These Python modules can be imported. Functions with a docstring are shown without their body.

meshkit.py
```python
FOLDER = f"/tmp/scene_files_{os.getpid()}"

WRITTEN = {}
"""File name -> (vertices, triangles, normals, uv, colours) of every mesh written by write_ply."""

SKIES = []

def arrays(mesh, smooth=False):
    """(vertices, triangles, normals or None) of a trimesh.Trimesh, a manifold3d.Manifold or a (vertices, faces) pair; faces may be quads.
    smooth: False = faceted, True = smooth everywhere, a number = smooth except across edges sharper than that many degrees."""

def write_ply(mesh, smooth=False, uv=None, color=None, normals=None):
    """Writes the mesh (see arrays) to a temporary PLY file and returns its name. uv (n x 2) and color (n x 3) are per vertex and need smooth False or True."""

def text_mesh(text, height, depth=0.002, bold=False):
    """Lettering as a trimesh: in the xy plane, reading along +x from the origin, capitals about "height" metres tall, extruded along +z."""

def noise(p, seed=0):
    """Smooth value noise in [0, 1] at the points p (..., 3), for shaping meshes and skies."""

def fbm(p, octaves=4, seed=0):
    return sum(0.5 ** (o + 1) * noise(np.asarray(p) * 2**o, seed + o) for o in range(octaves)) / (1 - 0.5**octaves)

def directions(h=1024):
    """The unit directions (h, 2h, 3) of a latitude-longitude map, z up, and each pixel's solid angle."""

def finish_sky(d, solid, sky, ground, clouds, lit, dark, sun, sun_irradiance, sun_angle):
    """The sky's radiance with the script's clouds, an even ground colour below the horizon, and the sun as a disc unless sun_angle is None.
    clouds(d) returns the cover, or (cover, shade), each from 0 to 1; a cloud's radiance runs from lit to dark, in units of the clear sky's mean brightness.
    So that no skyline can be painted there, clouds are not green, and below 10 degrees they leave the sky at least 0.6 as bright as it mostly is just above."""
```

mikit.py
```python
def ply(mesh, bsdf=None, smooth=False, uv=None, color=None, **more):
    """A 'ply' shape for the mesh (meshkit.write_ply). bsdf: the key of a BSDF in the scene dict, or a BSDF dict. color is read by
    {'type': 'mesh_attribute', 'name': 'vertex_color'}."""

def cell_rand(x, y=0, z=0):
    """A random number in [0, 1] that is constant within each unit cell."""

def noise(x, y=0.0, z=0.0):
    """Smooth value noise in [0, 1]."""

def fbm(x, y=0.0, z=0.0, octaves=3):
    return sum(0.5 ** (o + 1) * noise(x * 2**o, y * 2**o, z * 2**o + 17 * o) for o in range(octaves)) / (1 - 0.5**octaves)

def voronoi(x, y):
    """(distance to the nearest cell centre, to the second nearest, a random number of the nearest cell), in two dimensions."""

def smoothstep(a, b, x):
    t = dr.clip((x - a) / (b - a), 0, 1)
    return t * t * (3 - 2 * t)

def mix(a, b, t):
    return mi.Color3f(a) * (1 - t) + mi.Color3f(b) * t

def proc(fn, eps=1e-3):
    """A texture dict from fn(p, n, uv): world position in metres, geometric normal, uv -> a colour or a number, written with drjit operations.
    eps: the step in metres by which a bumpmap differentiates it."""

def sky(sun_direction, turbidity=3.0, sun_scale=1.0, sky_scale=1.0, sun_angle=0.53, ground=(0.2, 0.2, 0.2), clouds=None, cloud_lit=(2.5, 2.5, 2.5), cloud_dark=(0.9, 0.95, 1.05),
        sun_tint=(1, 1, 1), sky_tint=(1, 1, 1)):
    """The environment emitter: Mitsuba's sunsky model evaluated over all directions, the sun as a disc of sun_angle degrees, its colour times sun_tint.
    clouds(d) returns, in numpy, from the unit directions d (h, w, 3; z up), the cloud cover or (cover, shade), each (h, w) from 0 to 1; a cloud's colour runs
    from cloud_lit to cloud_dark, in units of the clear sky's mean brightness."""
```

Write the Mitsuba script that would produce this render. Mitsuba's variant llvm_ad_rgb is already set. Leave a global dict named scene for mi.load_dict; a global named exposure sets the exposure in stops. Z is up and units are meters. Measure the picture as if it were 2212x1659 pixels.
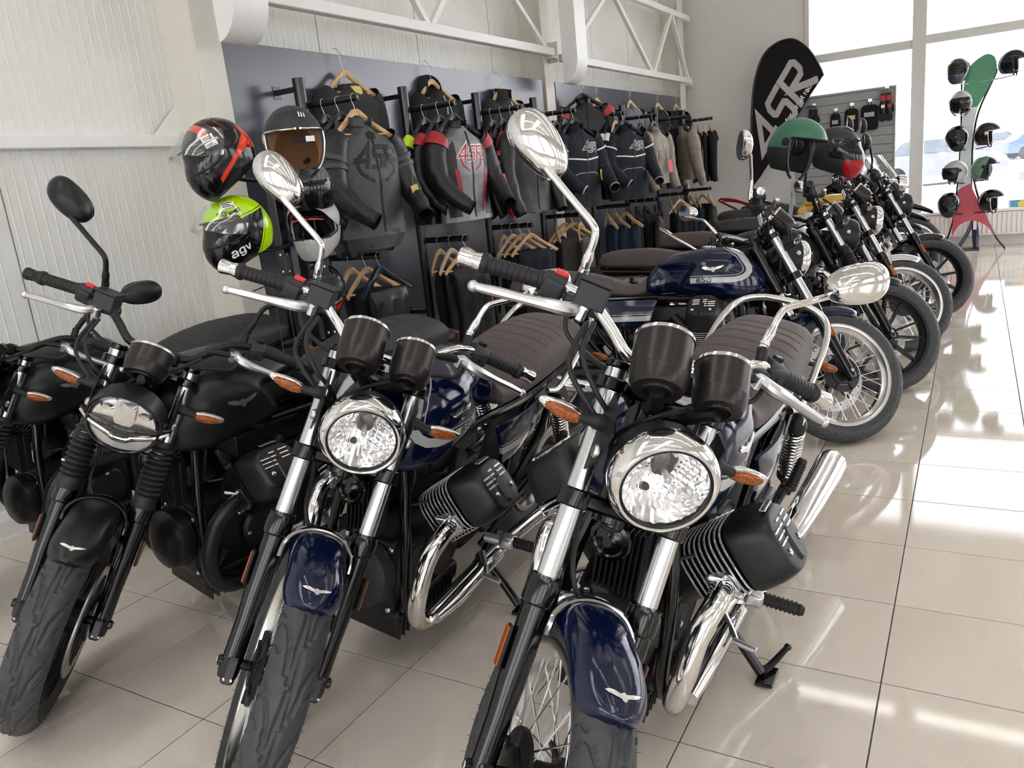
import math
import numpy as np
import trimesh
import mitsuba as mi
import drjit as dr
import mikit
import meshkit
from mikit import proc, noise, fbm, smoothstep, mix
from shapely.geometry import Polygon, LineString, Point, box as sbox
from shapely.ops import unary_union
from shapely import affinity

T4 = mi.ScalarTransform4f
PI = math.pi
rng = np.random.default_rng(7)
scene = {}
labels = {}

# ------------------------------------------------------------------ camera, sky, lamps, exposure
exposure = 0.0
CAM_POS = np.array([0.1562, -1.9236, 1.3227])
CAM_YAW, CAM_PITCH, CAM_ROLL, CAM_F = -0.54095, -0.250095, -0.102632, 1698.7   # focal length in pixels of a 2212 wide frame
_fw = np.array([math.cos(CAM_PITCH) * math.sin(CAM_YAW), math.cos(CAM_PITCH) * math.cos(CAM_YAW), math.sin(CAM_PITCH)])
_rt = np.array([math.cos(CAM_YAW), -math.sin(CAM_YAW), 0.0])
_up0 = np.cross(_rt, _fw)
_up = -_rt * math.sin(CAM_ROLL) + _up0 * math.cos(CAM_ROLL)
scene['camera'] = {'type': 'perspective', 'fov': math.degrees(2 * math.atan(1106 / CAM_F)), 'fov_axis': 'x', 'near_clip': 0.05, 'far_clip': 500.0,
                   'to_world': T4().look_at(origin=CAM_POS.tolist(), target=(CAM_POS + _fw).tolist(), up=_up.tolist())}


def overcast(d):
    n = meshkit.fbm(d * 3.0 + 5.0, 4, 3)
    return np.clip(0.93 + 0.2 * (n - 0.5), 0, 1), np.clip(0.35 + 0.9 * (n - 0.5), 0, 1)


SKY_LEVEL = 15.0
scene['sky'] = mikit.sky((0.5, 0.35, 0.8), turbidity=4.0, sun_scale=0.0, sky_scale=SKY_LEVEL, ground=(0.35, 0.35, 0.34), clouds=overcast,
                         cloud_lit=(3.2, 3.25, 3.35), cloud_dark=(2.2, 2.28, 2.42))

# room: left wall at x = XL, far glass wall at y = YE; the rest of the hall lies behind and to the right of the camera
XL, XR, YE, YB, HC = -3.55, 7.0, 9.4, -7.5, 5.2
LAMP_POWER = 9.0

# ------------------------------------------------------------------ mesh helpers


def tri(v, f):
    f = np.asarray(f, int)
    if f.shape[1] == 4:
        f = np.vstack([f[:, [0, 1, 2]], f[:, [0, 2, 3]]])
    return trimesh.Trimesh(np.asarray(v, float), f, process=False)


def cat(*ms):
    ms = [m for x in ms for m in (x if isinstance(x, (list, tuple)) else [x])]
    return trimesh.util.concatenate(ms) if len(ms) > 1 else ms[0]


def unit(v):
    v = np.asarray(v, float)
    return v / np.linalg.norm(v)


def put(m, o=(0, 0, 0), z=(0, 0, 1), x=None):
    """the mesh with its z axis along z (and its x axis towards x), at o"""
    z = unit(z)
    if x is None:
        x = (1, 0, 0) if abs(z[0]) < 0.9 else (0, 1, 0)
    y = unit(np.cross(z, x))
    x = np.cross(y, z)
    M = np.eye(4)
    M[:3, 0], M[:3, 1], M[:3, 2], M[:3, 3] = x, y, z, o
    m = m.copy()
    m.apply_transform(M)
    return m


def move(m, o):
    m = m.copy()
    m.apply_translation(o)
    return m


def mirror_y(m):
    v = np.array(m.vertices)
    v[:, 1] *= -1
    return trimesh.Trimesh(v, np.array(m.faces)[:, ::-1], process=False)


def rotm(axis, a):
    k = unit(axis)
    K = np.array([[0, -k[2], k[1]], [k[2], 0, -k[0]], [-k[1], k[0], 0]])
    return np.eye(3) + math.sin(a) * K + (1 - math.cos(a)) * K @ K


def spline(pts, n=6):
    p = np.asarray(pts, float)
    q = np.vstack([2 * p[0] - p[1], p, 2 * p[-1] - p[-2]])
    out = []
    for i in range(1, len(q) - 2):
        for t in np.arange(n) / n:
            a, b, c, d = q[i - 1], q[i], q[i + 1], q[i + 2]
            out.append(0.5 * (2 * b + (c - a) * t + (2 * a - 5 * b + 4 * c - d) * t * t + (3 * b - a - 3 * c + d) * t ** 3))
    out.append(p[-1])
    return np.array(out)


def tube(pts, r, n=12, sm=0, cap=True):
    p = np.asarray(pts, float)
    rr = np.full(len(p), r, float) if np.isscalar(r) else np.asarray(r, float)
    if sm:
        s = spline(np.column_stack([p, rr]), sm)
        p, rr = s[:, :3], np.maximum(s[:, 3], 1e-4)
    t = np.gradient(p, axis=0)
    t /= np.linalg.norm(t, axis=1, keepdims=True) + 1e-12
    u = np.cross(t[0], (0, 0, 1) if abs(t[0][2]) < 0.9 else (1, 0, 0))
    u /= np.linalg.norm(u)
    a = np.arange(n) / n * 2 * PI
    v = []
    for i in range(len(p)):
        u = u - t[i] * (u @ t[i])
        u /= np.linalg.norm(u)
        w = np.cross(t[i], u)
        v.append(p[i] + rr[i] * (np.cos(a)[:, None] * u + np.sin(a)[:, None] * w))
    return loft(v, cap)


def loft(rings, cap=True):
    """rings of n points each, wound counter-clockwise about the direction of travel"""
    k, n = len(rings), len(rings[0])
    v = np.vstack(rings)
    i, j = np.meshgrid(np.arange(k - 1), np.arange(n), indexing='ij')
    a, b = (i * n + j).ravel(), (i * n + (j + 1) % n).ravel()
    f = np.vstack([np.column_stack([a, b, b + n]), np.column_stack([a, b + n, a + n])])
    if cap:
        c0, c1 = len(v), len(v) + 1
        v = np.vstack([v, rings[0].mean(0), rings[-1].mean(0)])
        e = np.arange(n)
        f = np.vstack([f, np.column_stack([np.full(n, c0), (e + 1) % n, e]), np.column_stack([np.full(n, c1), (k - 1) * n + e, (k - 1) * n + (e + 1) % n])])
    return trimesh.Trimesh(v, f, process=False)


def lathe(prof, n=32, closed=False):
    """prof: (radius, z) pairs; upwards at the outside gives outward normals. closed: the profile is a loop (a ring-shaped body)."""
    p = np.asarray(prof, float)
    if closed:
        p = np.vstack([p, p[:1]])
    a = np.arange(n) / n * 2 * PI
    rings = [np.column_stack([r * np.cos(a), r * np.sin(a), np.full(n, z)]) for r, z in p]
    m = loft(rings, cap=False)
    m.merge_vertices()
    m.update_faces(m.nondegenerate_faces())
    return m


def cyl(a, b, r, n=14, r2=None):
    return tube([a, b], [r, r if r2 is None else r2], n)


def ccyl(a, b, r, n=16, c=0.002, r2=None):
    """a cylinder with chamfered rims"""
    a, b = np.asarray(a, float), np.asarray(b, float)
    h = np.linalg.norm(b - a)
    r2 = r if r2 is None else r2
    return put(lathe([(0, 0), (r - c, 0), (r, c), (r2, h - c), (r2 - c, h), (0, h)], n), a, b - a)


_ico = trimesh.creation.icosphere(subdivisions=1)
_ico2 = trimesh.creation.icosphere(subdivisions=2)
_ico3 = trimesh.creation.icosphere(subdivisions=3)


def hull(pts):
    return trimesh.convex.convex_hull(np.asarray(pts, float))


def rbox(sx, sy, sz, r=0.005, fine=False):
    s = np.array([sx, sy, sz]) / 2 - r
    c = np.array(np.meshgrid([-1, 1], [-1, 1], [-1, 1])).reshape(3, -1).T * s
    ball = (_ico2 if fine else _ico).vertices * r
    return hull((c[:, None] + ball[None]).reshape(-1, 3))


def cbox(sx, sy, sz, c=0.002):
    """a box with chamfered edges, few triangles"""
    h = np.array([sx, sy, sz]) / 2
    pts = []
    for s in np.array(np.meshgrid([-1, 1], [-1, 1], [-1, 1])).reshape(3, -1).T:
        for k in range(3):
            q = s * (h - c)
            q[k] = s[k] * h[k]
            pts.append(q)
    return hull(pts)


def box(x0, y0, z0, x1, y1, z1, c=0.0):
    o = ((x0 + x1) / 2, (y0 + y1) / 2, (z0 + z1) / 2)
    if c:
        return move(cbox(x1 - x0, y1 - y0, z1 - z0, c), o)
    return move(trimesh.creation.box((x1 - x0, y1 - y0, z1 - z0)), o)


def ball(o, r, fine=2):
    m = (_ico, _ico2, _ico3)[fine - 1].copy()
    m.apply_scale(r if np.isscalar(r) else list(r))
    return move(m, o)


def ext(poly, h, z0=0.0):
    """shapely polygon -> solid between z0 and z0 + h"""
    ms = [trimesh.creation.extrude_polygon(g, h, engine='earcut') for g in getattr(poly, 'geoms', [poly]) if g.area > 0]
    return move(cat(ms), (0, 0, z0))


def bevel(poly, h, c, z0=0.0):
    """an extrusion whose upper rim is bevelled by c"""
    inner = poly.buffer(-c, join_style=2)
    m = hull(np.vstack([np.column_stack([np.array(poly.exterior.coords), np.full(len(poly.exterior.coords), z)]) for z in (z0, z0 + h - c)] +
                       [np.column_stack([np.array(inner.exterior.coords), np.full(len(inner.exterior.coords), z0 + h)])]))
    return m


def sring(n, a, b, p=2.5, ph=0.0):
    """a superellipse with half axes a, b"""
    t = np.arange(n) / n * 2 * PI + ph
    c, s = np.cos(t), np.sin(t)
    return np.column_stack([a * np.sign(c) * np.abs(c) ** (2 / p), b * np.sign(s) * np.abs(s) ** (2 / p)])


def sstep(a, b, x):
    t = np.clip((np.asarray(x, float) - a) / (b - a), 0, 1)
    return t * t * (3 - 2 * t)


def refine(m, size):
    v, f = trimesh.remesh.subdivide_to_size(m.vertices, m.faces, size)
    m = trimesh.Trimesh(v, f, process=False)
    m.merge_vertices()
    return m


def text(s, h, depth=0.001, bold=False, center=True, slant=0.0, wide=1.0):
    m = meshkit.text_mesh(s, h, depth, bold)
    v = np.array(m.vertices)
    if center:
        v[:, 0] -= (v[:, 0].min() + v[:, 0].max()) / 2
        v[:, 1] -= (v[:, 1].min() + v[:, 1].max()) / 2
    v[:, 0] = v[:, 0] * wide + slant * v[:, 1]
    return trimesh.Trimesh(v, m.faces, process=False)


def strokes(lines, w, flat=True):
    """a lettering or emblem drawn with straight strokes of width w"""
    return unary_union([LineString(q).buffer(w / 2, cap_style=2 if flat else 1, join_style=2) for q in lines])


# ------------------------------------------------------------------ scene helpers
_count = {}


def free(key):
    n = _count.get(key, -1) + 1
    _count[key] = n
    return key if n == 0 else f'{key}_{n:03d}'


def add(key, mesh, mat, smooth=35, tw=None, uv=None, kind=None, label=None, cat_=None, group=None, parent=None, raw=None):
    """one entry of the scene; returns its key"""
    key = free((parent + '__' if parent else '') + key)
    d = dict(raw) if raw is not None else mikit.ply(mesh, mat, smooth=smooth, **({'uv': uv} if uv is not None else {}))
    if tw is not None:
        d['to_world'] = T4(np.asarray(tw))
    scene[key] = d
    tag(key, label, cat_, group, kind)
    return key


def tag(key, label=None, cat_=None, group=None, kind=None):
    e = {k: v for k, v in (('label', label), ('category', cat_), ('group', group), ('kind', kind)) if v}
    if e:
        labels[key] = {**labels.get(key, {}), **e}
    return key


def thing(name, label, cat_, group=None):
    return tag(free(name), label, cat_, group)


def pose(o=(0, 0, 0), rz=0.0, rx=0.0, ry=0.0, s=1.0):
    M = np.eye(4)
    M[:3, :3] = rotm((0, 0, 1), rz) @ rotm((0, 1, 0), ry) @ rotm((1, 0, 0), rx) * s
    M[:3, 3] = o
    return M


# ------------------------------------------------------------------ materials


def P(name, color, rough=0.5, metal=0.0, coat=0.0, coat_gloss=0.95, spec=0.5, bump=None, **kw):
    d = {'type': 'principled', 'base_color': color if isinstance(color, dict) else {'type': 'rgb', 'value': list(color)}, 'roughness': rough if isinstance(rough, dict) else float(rough),
         'metallic': metal if isinstance(metal, dict) else float(metal), 'specular': float(spec), **kw}
    if coat:
        d['clearcoat'], d['clearcoat_gloss'] = float(coat), float(coat_gloss)
    if bump:
        d = {'type': 'bumpmap', 'arbitrary': proc(bump[0], bump[2] if len(bump) > 2 else 1e-3), 'scale': float(bump[1]), 'bsdf': d}
    scene[name] = {'type': 'twosided', 'bsdf': d}
    return name




def G(name, color, alpha=0.02, ior=1.5):
    """gloss lacquer over a colour"""
    scene[name] = {'type': 'twosided', 'bsdf': {'type': 'roughplastic', 'diffuse_reflectance': color if isinstance(color, dict) else {'type': 'rgb', 'value': list(color)}, 'alpha': alpha, 'int_ior': ior, 'nonlinear': True}}
    return name


P('chrome', (0.88, 0.88, 0.88), 0.16, 1.0)
scene['chrome'] = {'type': 'twosided', 'bsdf': {'type': 'roughconductor', 'material': 'none', 'alpha': 0.012, 'specular_reflectance': {'type': 'rgb', 'value': [.80, .80, .80]}}}
P('steel', (0.66, 0.67, 0.69), 0.20, 1.0)
P('alloy', (0.60, 0.60, 0.61), 0.34, 1.0)
P('rim_alloy', (0.74, 0.73, 0.72), 0.22, 1.0)
P('gold', (0.55, 0.44, 0.18), 0.3, 1.0)
G('black_gloss', (0.004, 0.004, 0.0045), 0.03)
P('black_satin', (0.0065, 0.0065, 0.007), 0.36, spec=0.32)
P('black_matte', (0.011, 0.011, 0.012), 0.45, spec=0.3)
P('black_paint', (0.0065, 0.007, 0.008), 0.33, spec=0.38)
P('engine_black', (0.0065, 0.0065, 0.007), 0.40, spec=0.34)
P('plastic_grey', (0.020, 0.021, 0.023), 0.5, spec=0.35)
P('rubber', (0.010, 0.010, 0.0105), 0.5, spec=0.35)
P('tyre', {'type': 'proc'} and proc(lambda p, n, uv: mi.Color3f(0.033, 0.034, 0.037) * (0.8 + 0.5 * fbm(p.x * 60, p.y * 60, p.z * 60))), 0.50, spec=0.4)
P('gauge_black', (0.034, 0.030, 0.028), 0.30, 0.7, spec=0.4)
P('red_plastic', (0.62, 0.015, 0.018), 0.35)
G('red_paint', (0.36, 0.008, 0.014), 0.04)
P('white_print', (0.75, 0.75, 0.74), 0.5)
P('silver_paint', (0.55, 0.55, 0.56), 0.25, 0.8, 0.6)
P('disc_steel', (0.58, 0.57, 0.56), 0.32, 1.0)
G('amber', (0.50, 0.125, 0.008), 0.05)
G('amber_deep', proc(lambda p, n, uv: mi.Color3f(0.40, 0.115, 0.012) * (0.75 + 0.5 * smoothstep(0.2, 0.8, noise(p.x * 260, p.y * 260, p.z * 260)))), 0.05)
P('fin', proc(lambda p, n, uv: mix((0.007, 0.007, 0.008), (0.78, 0.78, 0.78), uv.x)), 0.35, proc(lambda p, n, uv: 0.45 * mi.Float(uv.x)), spec=.35)
scene['dark_chrome'] = {'type': 'twosided', 'bsdf': {'type': 'roughconductor', 'material': 'none', 'alpha': 0.02, 'specular_reflectance': {'type': 'rgb', 'value': [.42, .42, .42]}}}
_pc = proc(lambda p, n, uv: mix((0.84, 0.83, 0.82), (0.50, 0.36, 0.19), 0.75 * smoothstep(0.35, 0.75, uv.x) * smoothstep(0.25, 0.7, noise(uv.x * 9, uv.y * 3.0))))
scene['pipe_chrome'] = {'type': 'twosided', 'bsdf': {'type': 'roughconductor', 'material': 'none', 'alpha': 0.014, 'specular_reflectance': _pc}}
scene['lens_clear'] = {'type': 'thindielectric', 'int_ior': 1.5}
P('reflector', (0.93, 0.93, 0.93), 0.22, 1.0)
P('mirror_glass', (0.78, 0.79, 0.80), 0.02, 1.0)


def stripe_sdf(x, z, pts):
    d = mi.Float(9.0)
    for (ax, az), (bx, bz) in zip(pts[:-1], pts[1:]):
        ux, uz = bx - ax, bz - az
        t = dr.clip(((x - ax) * ux + (z - az) * uz) / (ux * ux + uz * uz), 0, 1)
        d = dr.minimum(d, dr.sqrt(dr.square(x - ax - t * ux) + dr.square(z - az - t * uz)))
    return d


BAND = [(0.795, 0.7705), (0.90, 0.7695), (1.00, 0.7695), (1.032, 0.776), (1.054, 0.790), (1.064, 0.808), (1.062, 0.828), (1.045, 0.858), (1.02, 0.893), (0.985, 0.920), (0.955, 0.945)]
PIN = [(0.795, 0.791), (0.90, 0.790), (1.00, 0.790), (1.022, 0.795), (1.036, 0.806), (1.040, 0.822), (1.027, 0.848), (1.003, 0.880), (0.972, 0.906), (0.94, 0.93)]
BLUE = (0.0045, 0.0115, 0.058)


def tank_paint(p, n, uv):
    d = stripe_sdf(uv.x, uv.y, BAND)
    k = stripe_sdf(uv.x, uv.y, PIN)
    band = smoothstep(0.0128, 0.0122, d) * smoothstep(0.797, 0.798, uv.x)
    pin = smoothstep(0.0016, 0.0011, k) * smoothstep(0.797, 0.798, uv.x)
    flake = 0.85 + 0.3 * noise(p.x * 900, p.y * 900, p.z * 900)
    return mix(mi.Color3f(*BLUE) * flake, (0.62, 0.62, 0.63), dr.maximum(band, pin))


G('tank_blue', proc(tank_paint), 0.015, 1.52)
G('blue_paint', proc(lambda p, n, uv: mi.Color3f(*BLUE) * (0.85 + 0.3 * noise(p.x * 900, p.y * 900, p.z * 900))), 0.015, 1.52)


def panel_paint(p, n, uv):
    band = smoothstep(0.0125, 0.0120, dr.abs(uv.y - 0.5985 - 0.012 * (uv.x - 0.5)))
    pin = smoothstep(0.0016, 0.0011, dr.abs(uv.y - 0.6185 - 0.012 * (uv.x - 0.5)))
    return mix(mi.Color3f(*BLUE), (0.62, 0.62, 0.63), dr.maximum(band, pin))


G('panel_blue', proc(panel_paint), 0.015, 1.52)
P('seat_brown', proc(lambda p, n, uv: mi.Color3f(0.058, 0.044, 0.042) * (0.75 + 0.5 * fbm(p.x * 240, p.y * 240, p.z * 240))), 0.72, sheen=0.6)
P('seat_black', proc(lambda p, n, uv: mi.Color3f(0.017, 0.017, 0.018) * (0.8 + 0.4 * fbm(p.x * 240, p.y * 240, p.z * 240))), 0.55)
P('seam_dark', (0.012, 0.010, 0.010), 0.7)
# ------------------------------------------------------------------ the hall
P('paint_white', proc(lambda p, n, uv: mi.Color3f(0.70, 0.69, 0.655) * (0.97 + 0.06 * fbm(p.x * 2.2, p.y * 2.2, p.z * 2.2))), 0.55)
P('panel_white', proc(lambda p, n, uv: mi.Color3f(0.63, 0.63, 0.595) * (0.97 + 0.05 * fbm(p.x * 3, p.y * 3, p.z * 1.5))), 0.36)
P('steel_cream', proc(lambda p, n, uv: mi.Color3f(0.60, 0.575, 0.51) * (0.97 + 0.05 * fbm(p.x * 4, p.y * 4, p.z * 4))), 0.45)
P('steel_white', (0.69, 0.685, 0.665), 0.4)
P('wall_plain', proc(lambda p, n, uv: mi.Color3f(0.62, 0.60, 0.575) * (0.97 + 0.06 * fbm(p.x * 1.4, p.y * 1.4, p.z * 1.4))), 0.65)
P('window_frame', (0.56, 0.545, 0.52), 0.4)
P('board_grey', proc(lambda p, n, uv: mi.Color3f(0.046, 0.049, 0.064) * (0.94 + 0.12 * fbm(p.y * 2, p.z * 2, 1.0))), 0.26, spec=0.9)
P('grout', (0.10, 0.085, 0.078), 0.8)
P('radiator_white', (0.72, 0.71, 0.68), 0.4)


def tile_color(p, n, uv):
    a = fbm(p.x * 1.6 + uv.x * 31.0, p.y * 1.6 + uv.y * 17.0, 0.0, 4)
    b = fbm(p.x * 9.0 + uv.x * 7.0, p.y * 3.0, 2.0, 3)
    c = mix((0.60, 0.535, 0.462), (0.70, 0.638, 0.565), a)
    scr = smoothstep(0.86, 0.88, noise(p.x * 30, p.y * 7.5, 3.0)) * smoothstep(0.74, 0.80, noise(p.x * 2.2, p.y * 2.2, 9.0))
    return mix(c * (0.94 + 0.12 * b), (0.80, 0.77, 0.73), 0.4 * scr)


G('floor_tile', proc(tile_color), 0.004, 1.58)
scene['floor_tile']['bsdf']['nonlinear'] = False
TILE = 0.40
scene_floor = add('floor', box(XL - .05, YB, -0.06, XR, YE + .02, -0.0030), 'grout', smooth=False, kind='structure')
# tiles: those the picture shows largest are pieces of their own, the others are one part
_seen, _rest = [], []
for i in range(-9, 18):
    for j in range(-19, 24):
        x0, y0 = i * TILE, j * TILE
        if x0 < XL - .2 or x0 > XR - .2 or y0 < YB or y0 > YE - .1:
            continue
        c = np.array([x0 + .2, y0 + .2, 0]) - CAM_POS
        zc = c @ _fw
        u, v = (CAM_F * (c @ _rt) / zc, CAM_F * (c @ _up) / zc) if zc > .3 else (9e9, 9e9)
        vis = abs(u) < 1190 and abs(v) < 930
        _seen.append((np.linalg.norm(c) if vis else 1e3, x0, y0))
_seen.sort()
_tile = cbox(TILE - .0042, TILE - .0042, .012, .0004)
_uvs = rng.random((len(_seen), 2))
_pl = [mikit.ply(_tile, 'floor_tile', smooth=False, uv=np.tile(u, (len(_tile.vertices), 1))) for u in _uvs[:12]]
for k, (d, x0, y0) in enumerate(_seen):
    o = (max(x0, XL) + .2 if x0 < XL else x0 + .2, y0 + .2, -.0060 + .0004 * _uvs[k][0])
    if k < 290 and d < 900:
        key = free('floor__tile')
        scene[key] = {**_pl[k % 12], 'to_world': T4().translate(o)}
    else:
        _rest.append((move(_tile, o), _uvs[k]))
add('more_tiles', cat([m for m, _ in _rest]), 'floor_tile', smooth=False, uv=np.vstack([np.tile(u, (len(m.vertices), 1)) for m, u in _rest]), parent='floor', kind='stuff')

# ---- left wall of ribbed sandwich panels


def rib_panel(w, h, pitch=.0475, dep=.0017):
    """ribbed sheet in the yz plane, facing +x, width along y"""
    ys, xs = [0.0, .0035], [-.012, -.012]
    ys += [.0036]
    xs += [0.0]
    n = int((w - .02) / pitch)
    for k in range(n):
        y = .02 + k * pitch
        ys += [y, y + .004, y + .008, y + .012]
        xs += [0, dep, dep, 0]
    ys += [w - .0036]
    xs += [0]
    ys, xs = np.array(ys), np.array(xs)
    m = len(ys)
    v = np.vstack([np.column_stack([xs, ys, np.zeros(m)]), np.column_stack([xs, ys, np.full(m, h)])])
    i = np.arange(m - 1)
    return trimesh.Trimesh(v, np.vstack([np.column_stack([i, i + 1, i + 1 + m]), np.column_stack([i, i + 1 + m, i + m])]), process=False)


add('wall_left', box(XL - .12, YB, -.05, XL - .013, YE + .1, HC), 'paint_white', smooth=False, kind='structure')
_rp = mikit.ply(rib_panel(1.1, HC), 'panel_white', smooth=False)
y = 0.07 - 1.1 * 6
while y < YE:
    scene[free('wall_left__panel')] = {**_rp, 'to_world': T4().translate((XL, y, 0))}
    y += 1.1
add('baseboard_left', cat(tri([(XL, YB, .0), (XL + .02, YB, 0), (XL + .02, YB, .085), (XL, YB, .13), (XL, YE, .0), (XL + .02, YE, 0), (XL + .02, YE, .085), (XL, YE, .13)],
                              [(0, 1, 5, 4), (1, 2, 6, 5), (2, 3, 7, 6), (3, 0, 4, 7)]), box(XL, YB, 0, XL + .03, YE, .012)), 'paint_white', smooth=False, kind='structure')
# columns with their curved haunches, wall girt, trusses
YC = [(-5.0, -4.82), (1.06, 1.235), (4.985, 5.16), (8.98, 9.20)]
XC = XL + .25
for k, (ya, yb) in enumerate(YC):
    if k == 0:
        continue
    ck = thing('steel_column', ('cream steel column at the left end of the dark display wall, beside the helmet rack', 'white steel column standing between the two dark display boards', 'cream steel column in the far corner beyond the second display board')[k - 1], 'column')
    add('shaft', cat(box(XL - .01, ya + .08, 0, XC, yb - .08, HC), box(XC - .012, ya, 0, XC, yb, HC, .002), box(XL, ya, 0, XL + .012, yb, HC), box(XL, ya, 0, XC - .012, ya + .006, HC) if k == 1 else box(XL, ya + .07, 0, XC - .012, ya + .076, HC)), 'steel_cream', smooth=False, parent=ck)
    if k == 1:
        add('bolt_hole', cat(*[put(lathe([(0, 0), (.006, 0), (.006, .002), (0, .002)], 10), (XC, yy, 1.785), (1, 0, 0)) for yy in (ya + .035, yb - .045)]), 'black_satin', parent=ck)
    if k < 3:
        # bracket: a casing whose lower end is cut in a curve
        xd = XC + .19
        prof = [(XC, HC), (XC, 3.3), (xd, 3.0), (xd, 2.135)] + [(xd + .150 * math.sin(a) ** 1.1, 2.135 + .215 * (1 - math.cos(a))) for a in np.linspace(.1, PI / 2, 12)] + [(xd + .150, HC)]
        m = ext(Polygon(prof), yb - ya + .05)
        v = np.array(m.vertices)
        m = trimesh.Trimesh(np.column_stack([v[:, 0], ya - .01 + v[:, 2], v[:, 1]]), np.array(m.faces)[:, ::-1], process=False)
        add('haunch', m, 'steel_white', smooth=30, parent=ck)
g = thing('wall_girt', 'cream square tube running along the ribbed wall left of the first column', 'steel beam')
add('tube', box(XL, YB, 1.680, XL + .06, 1.06, 1.738, .004), 'steel_white', smooth=False, parent=g)
add('gusset', tri([(XL + .03, .88, 1.735), (XL + .03, 1.06, 1.735), (XL + .03, 1.06, 1.90), (XL + .024, .88, 1.735), (XL + .024, 1.06, 1.735), (XL + .024, 1.06, 1.90)], [(0, 1, 2), (5, 4, 3), (0, 3, 4), (0, 4, 1), (1, 4, 5), (1, 5, 2), (2, 5, 3), (2, 3, 0)]), 'steel_white', smooth=False, parent=g)
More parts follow.
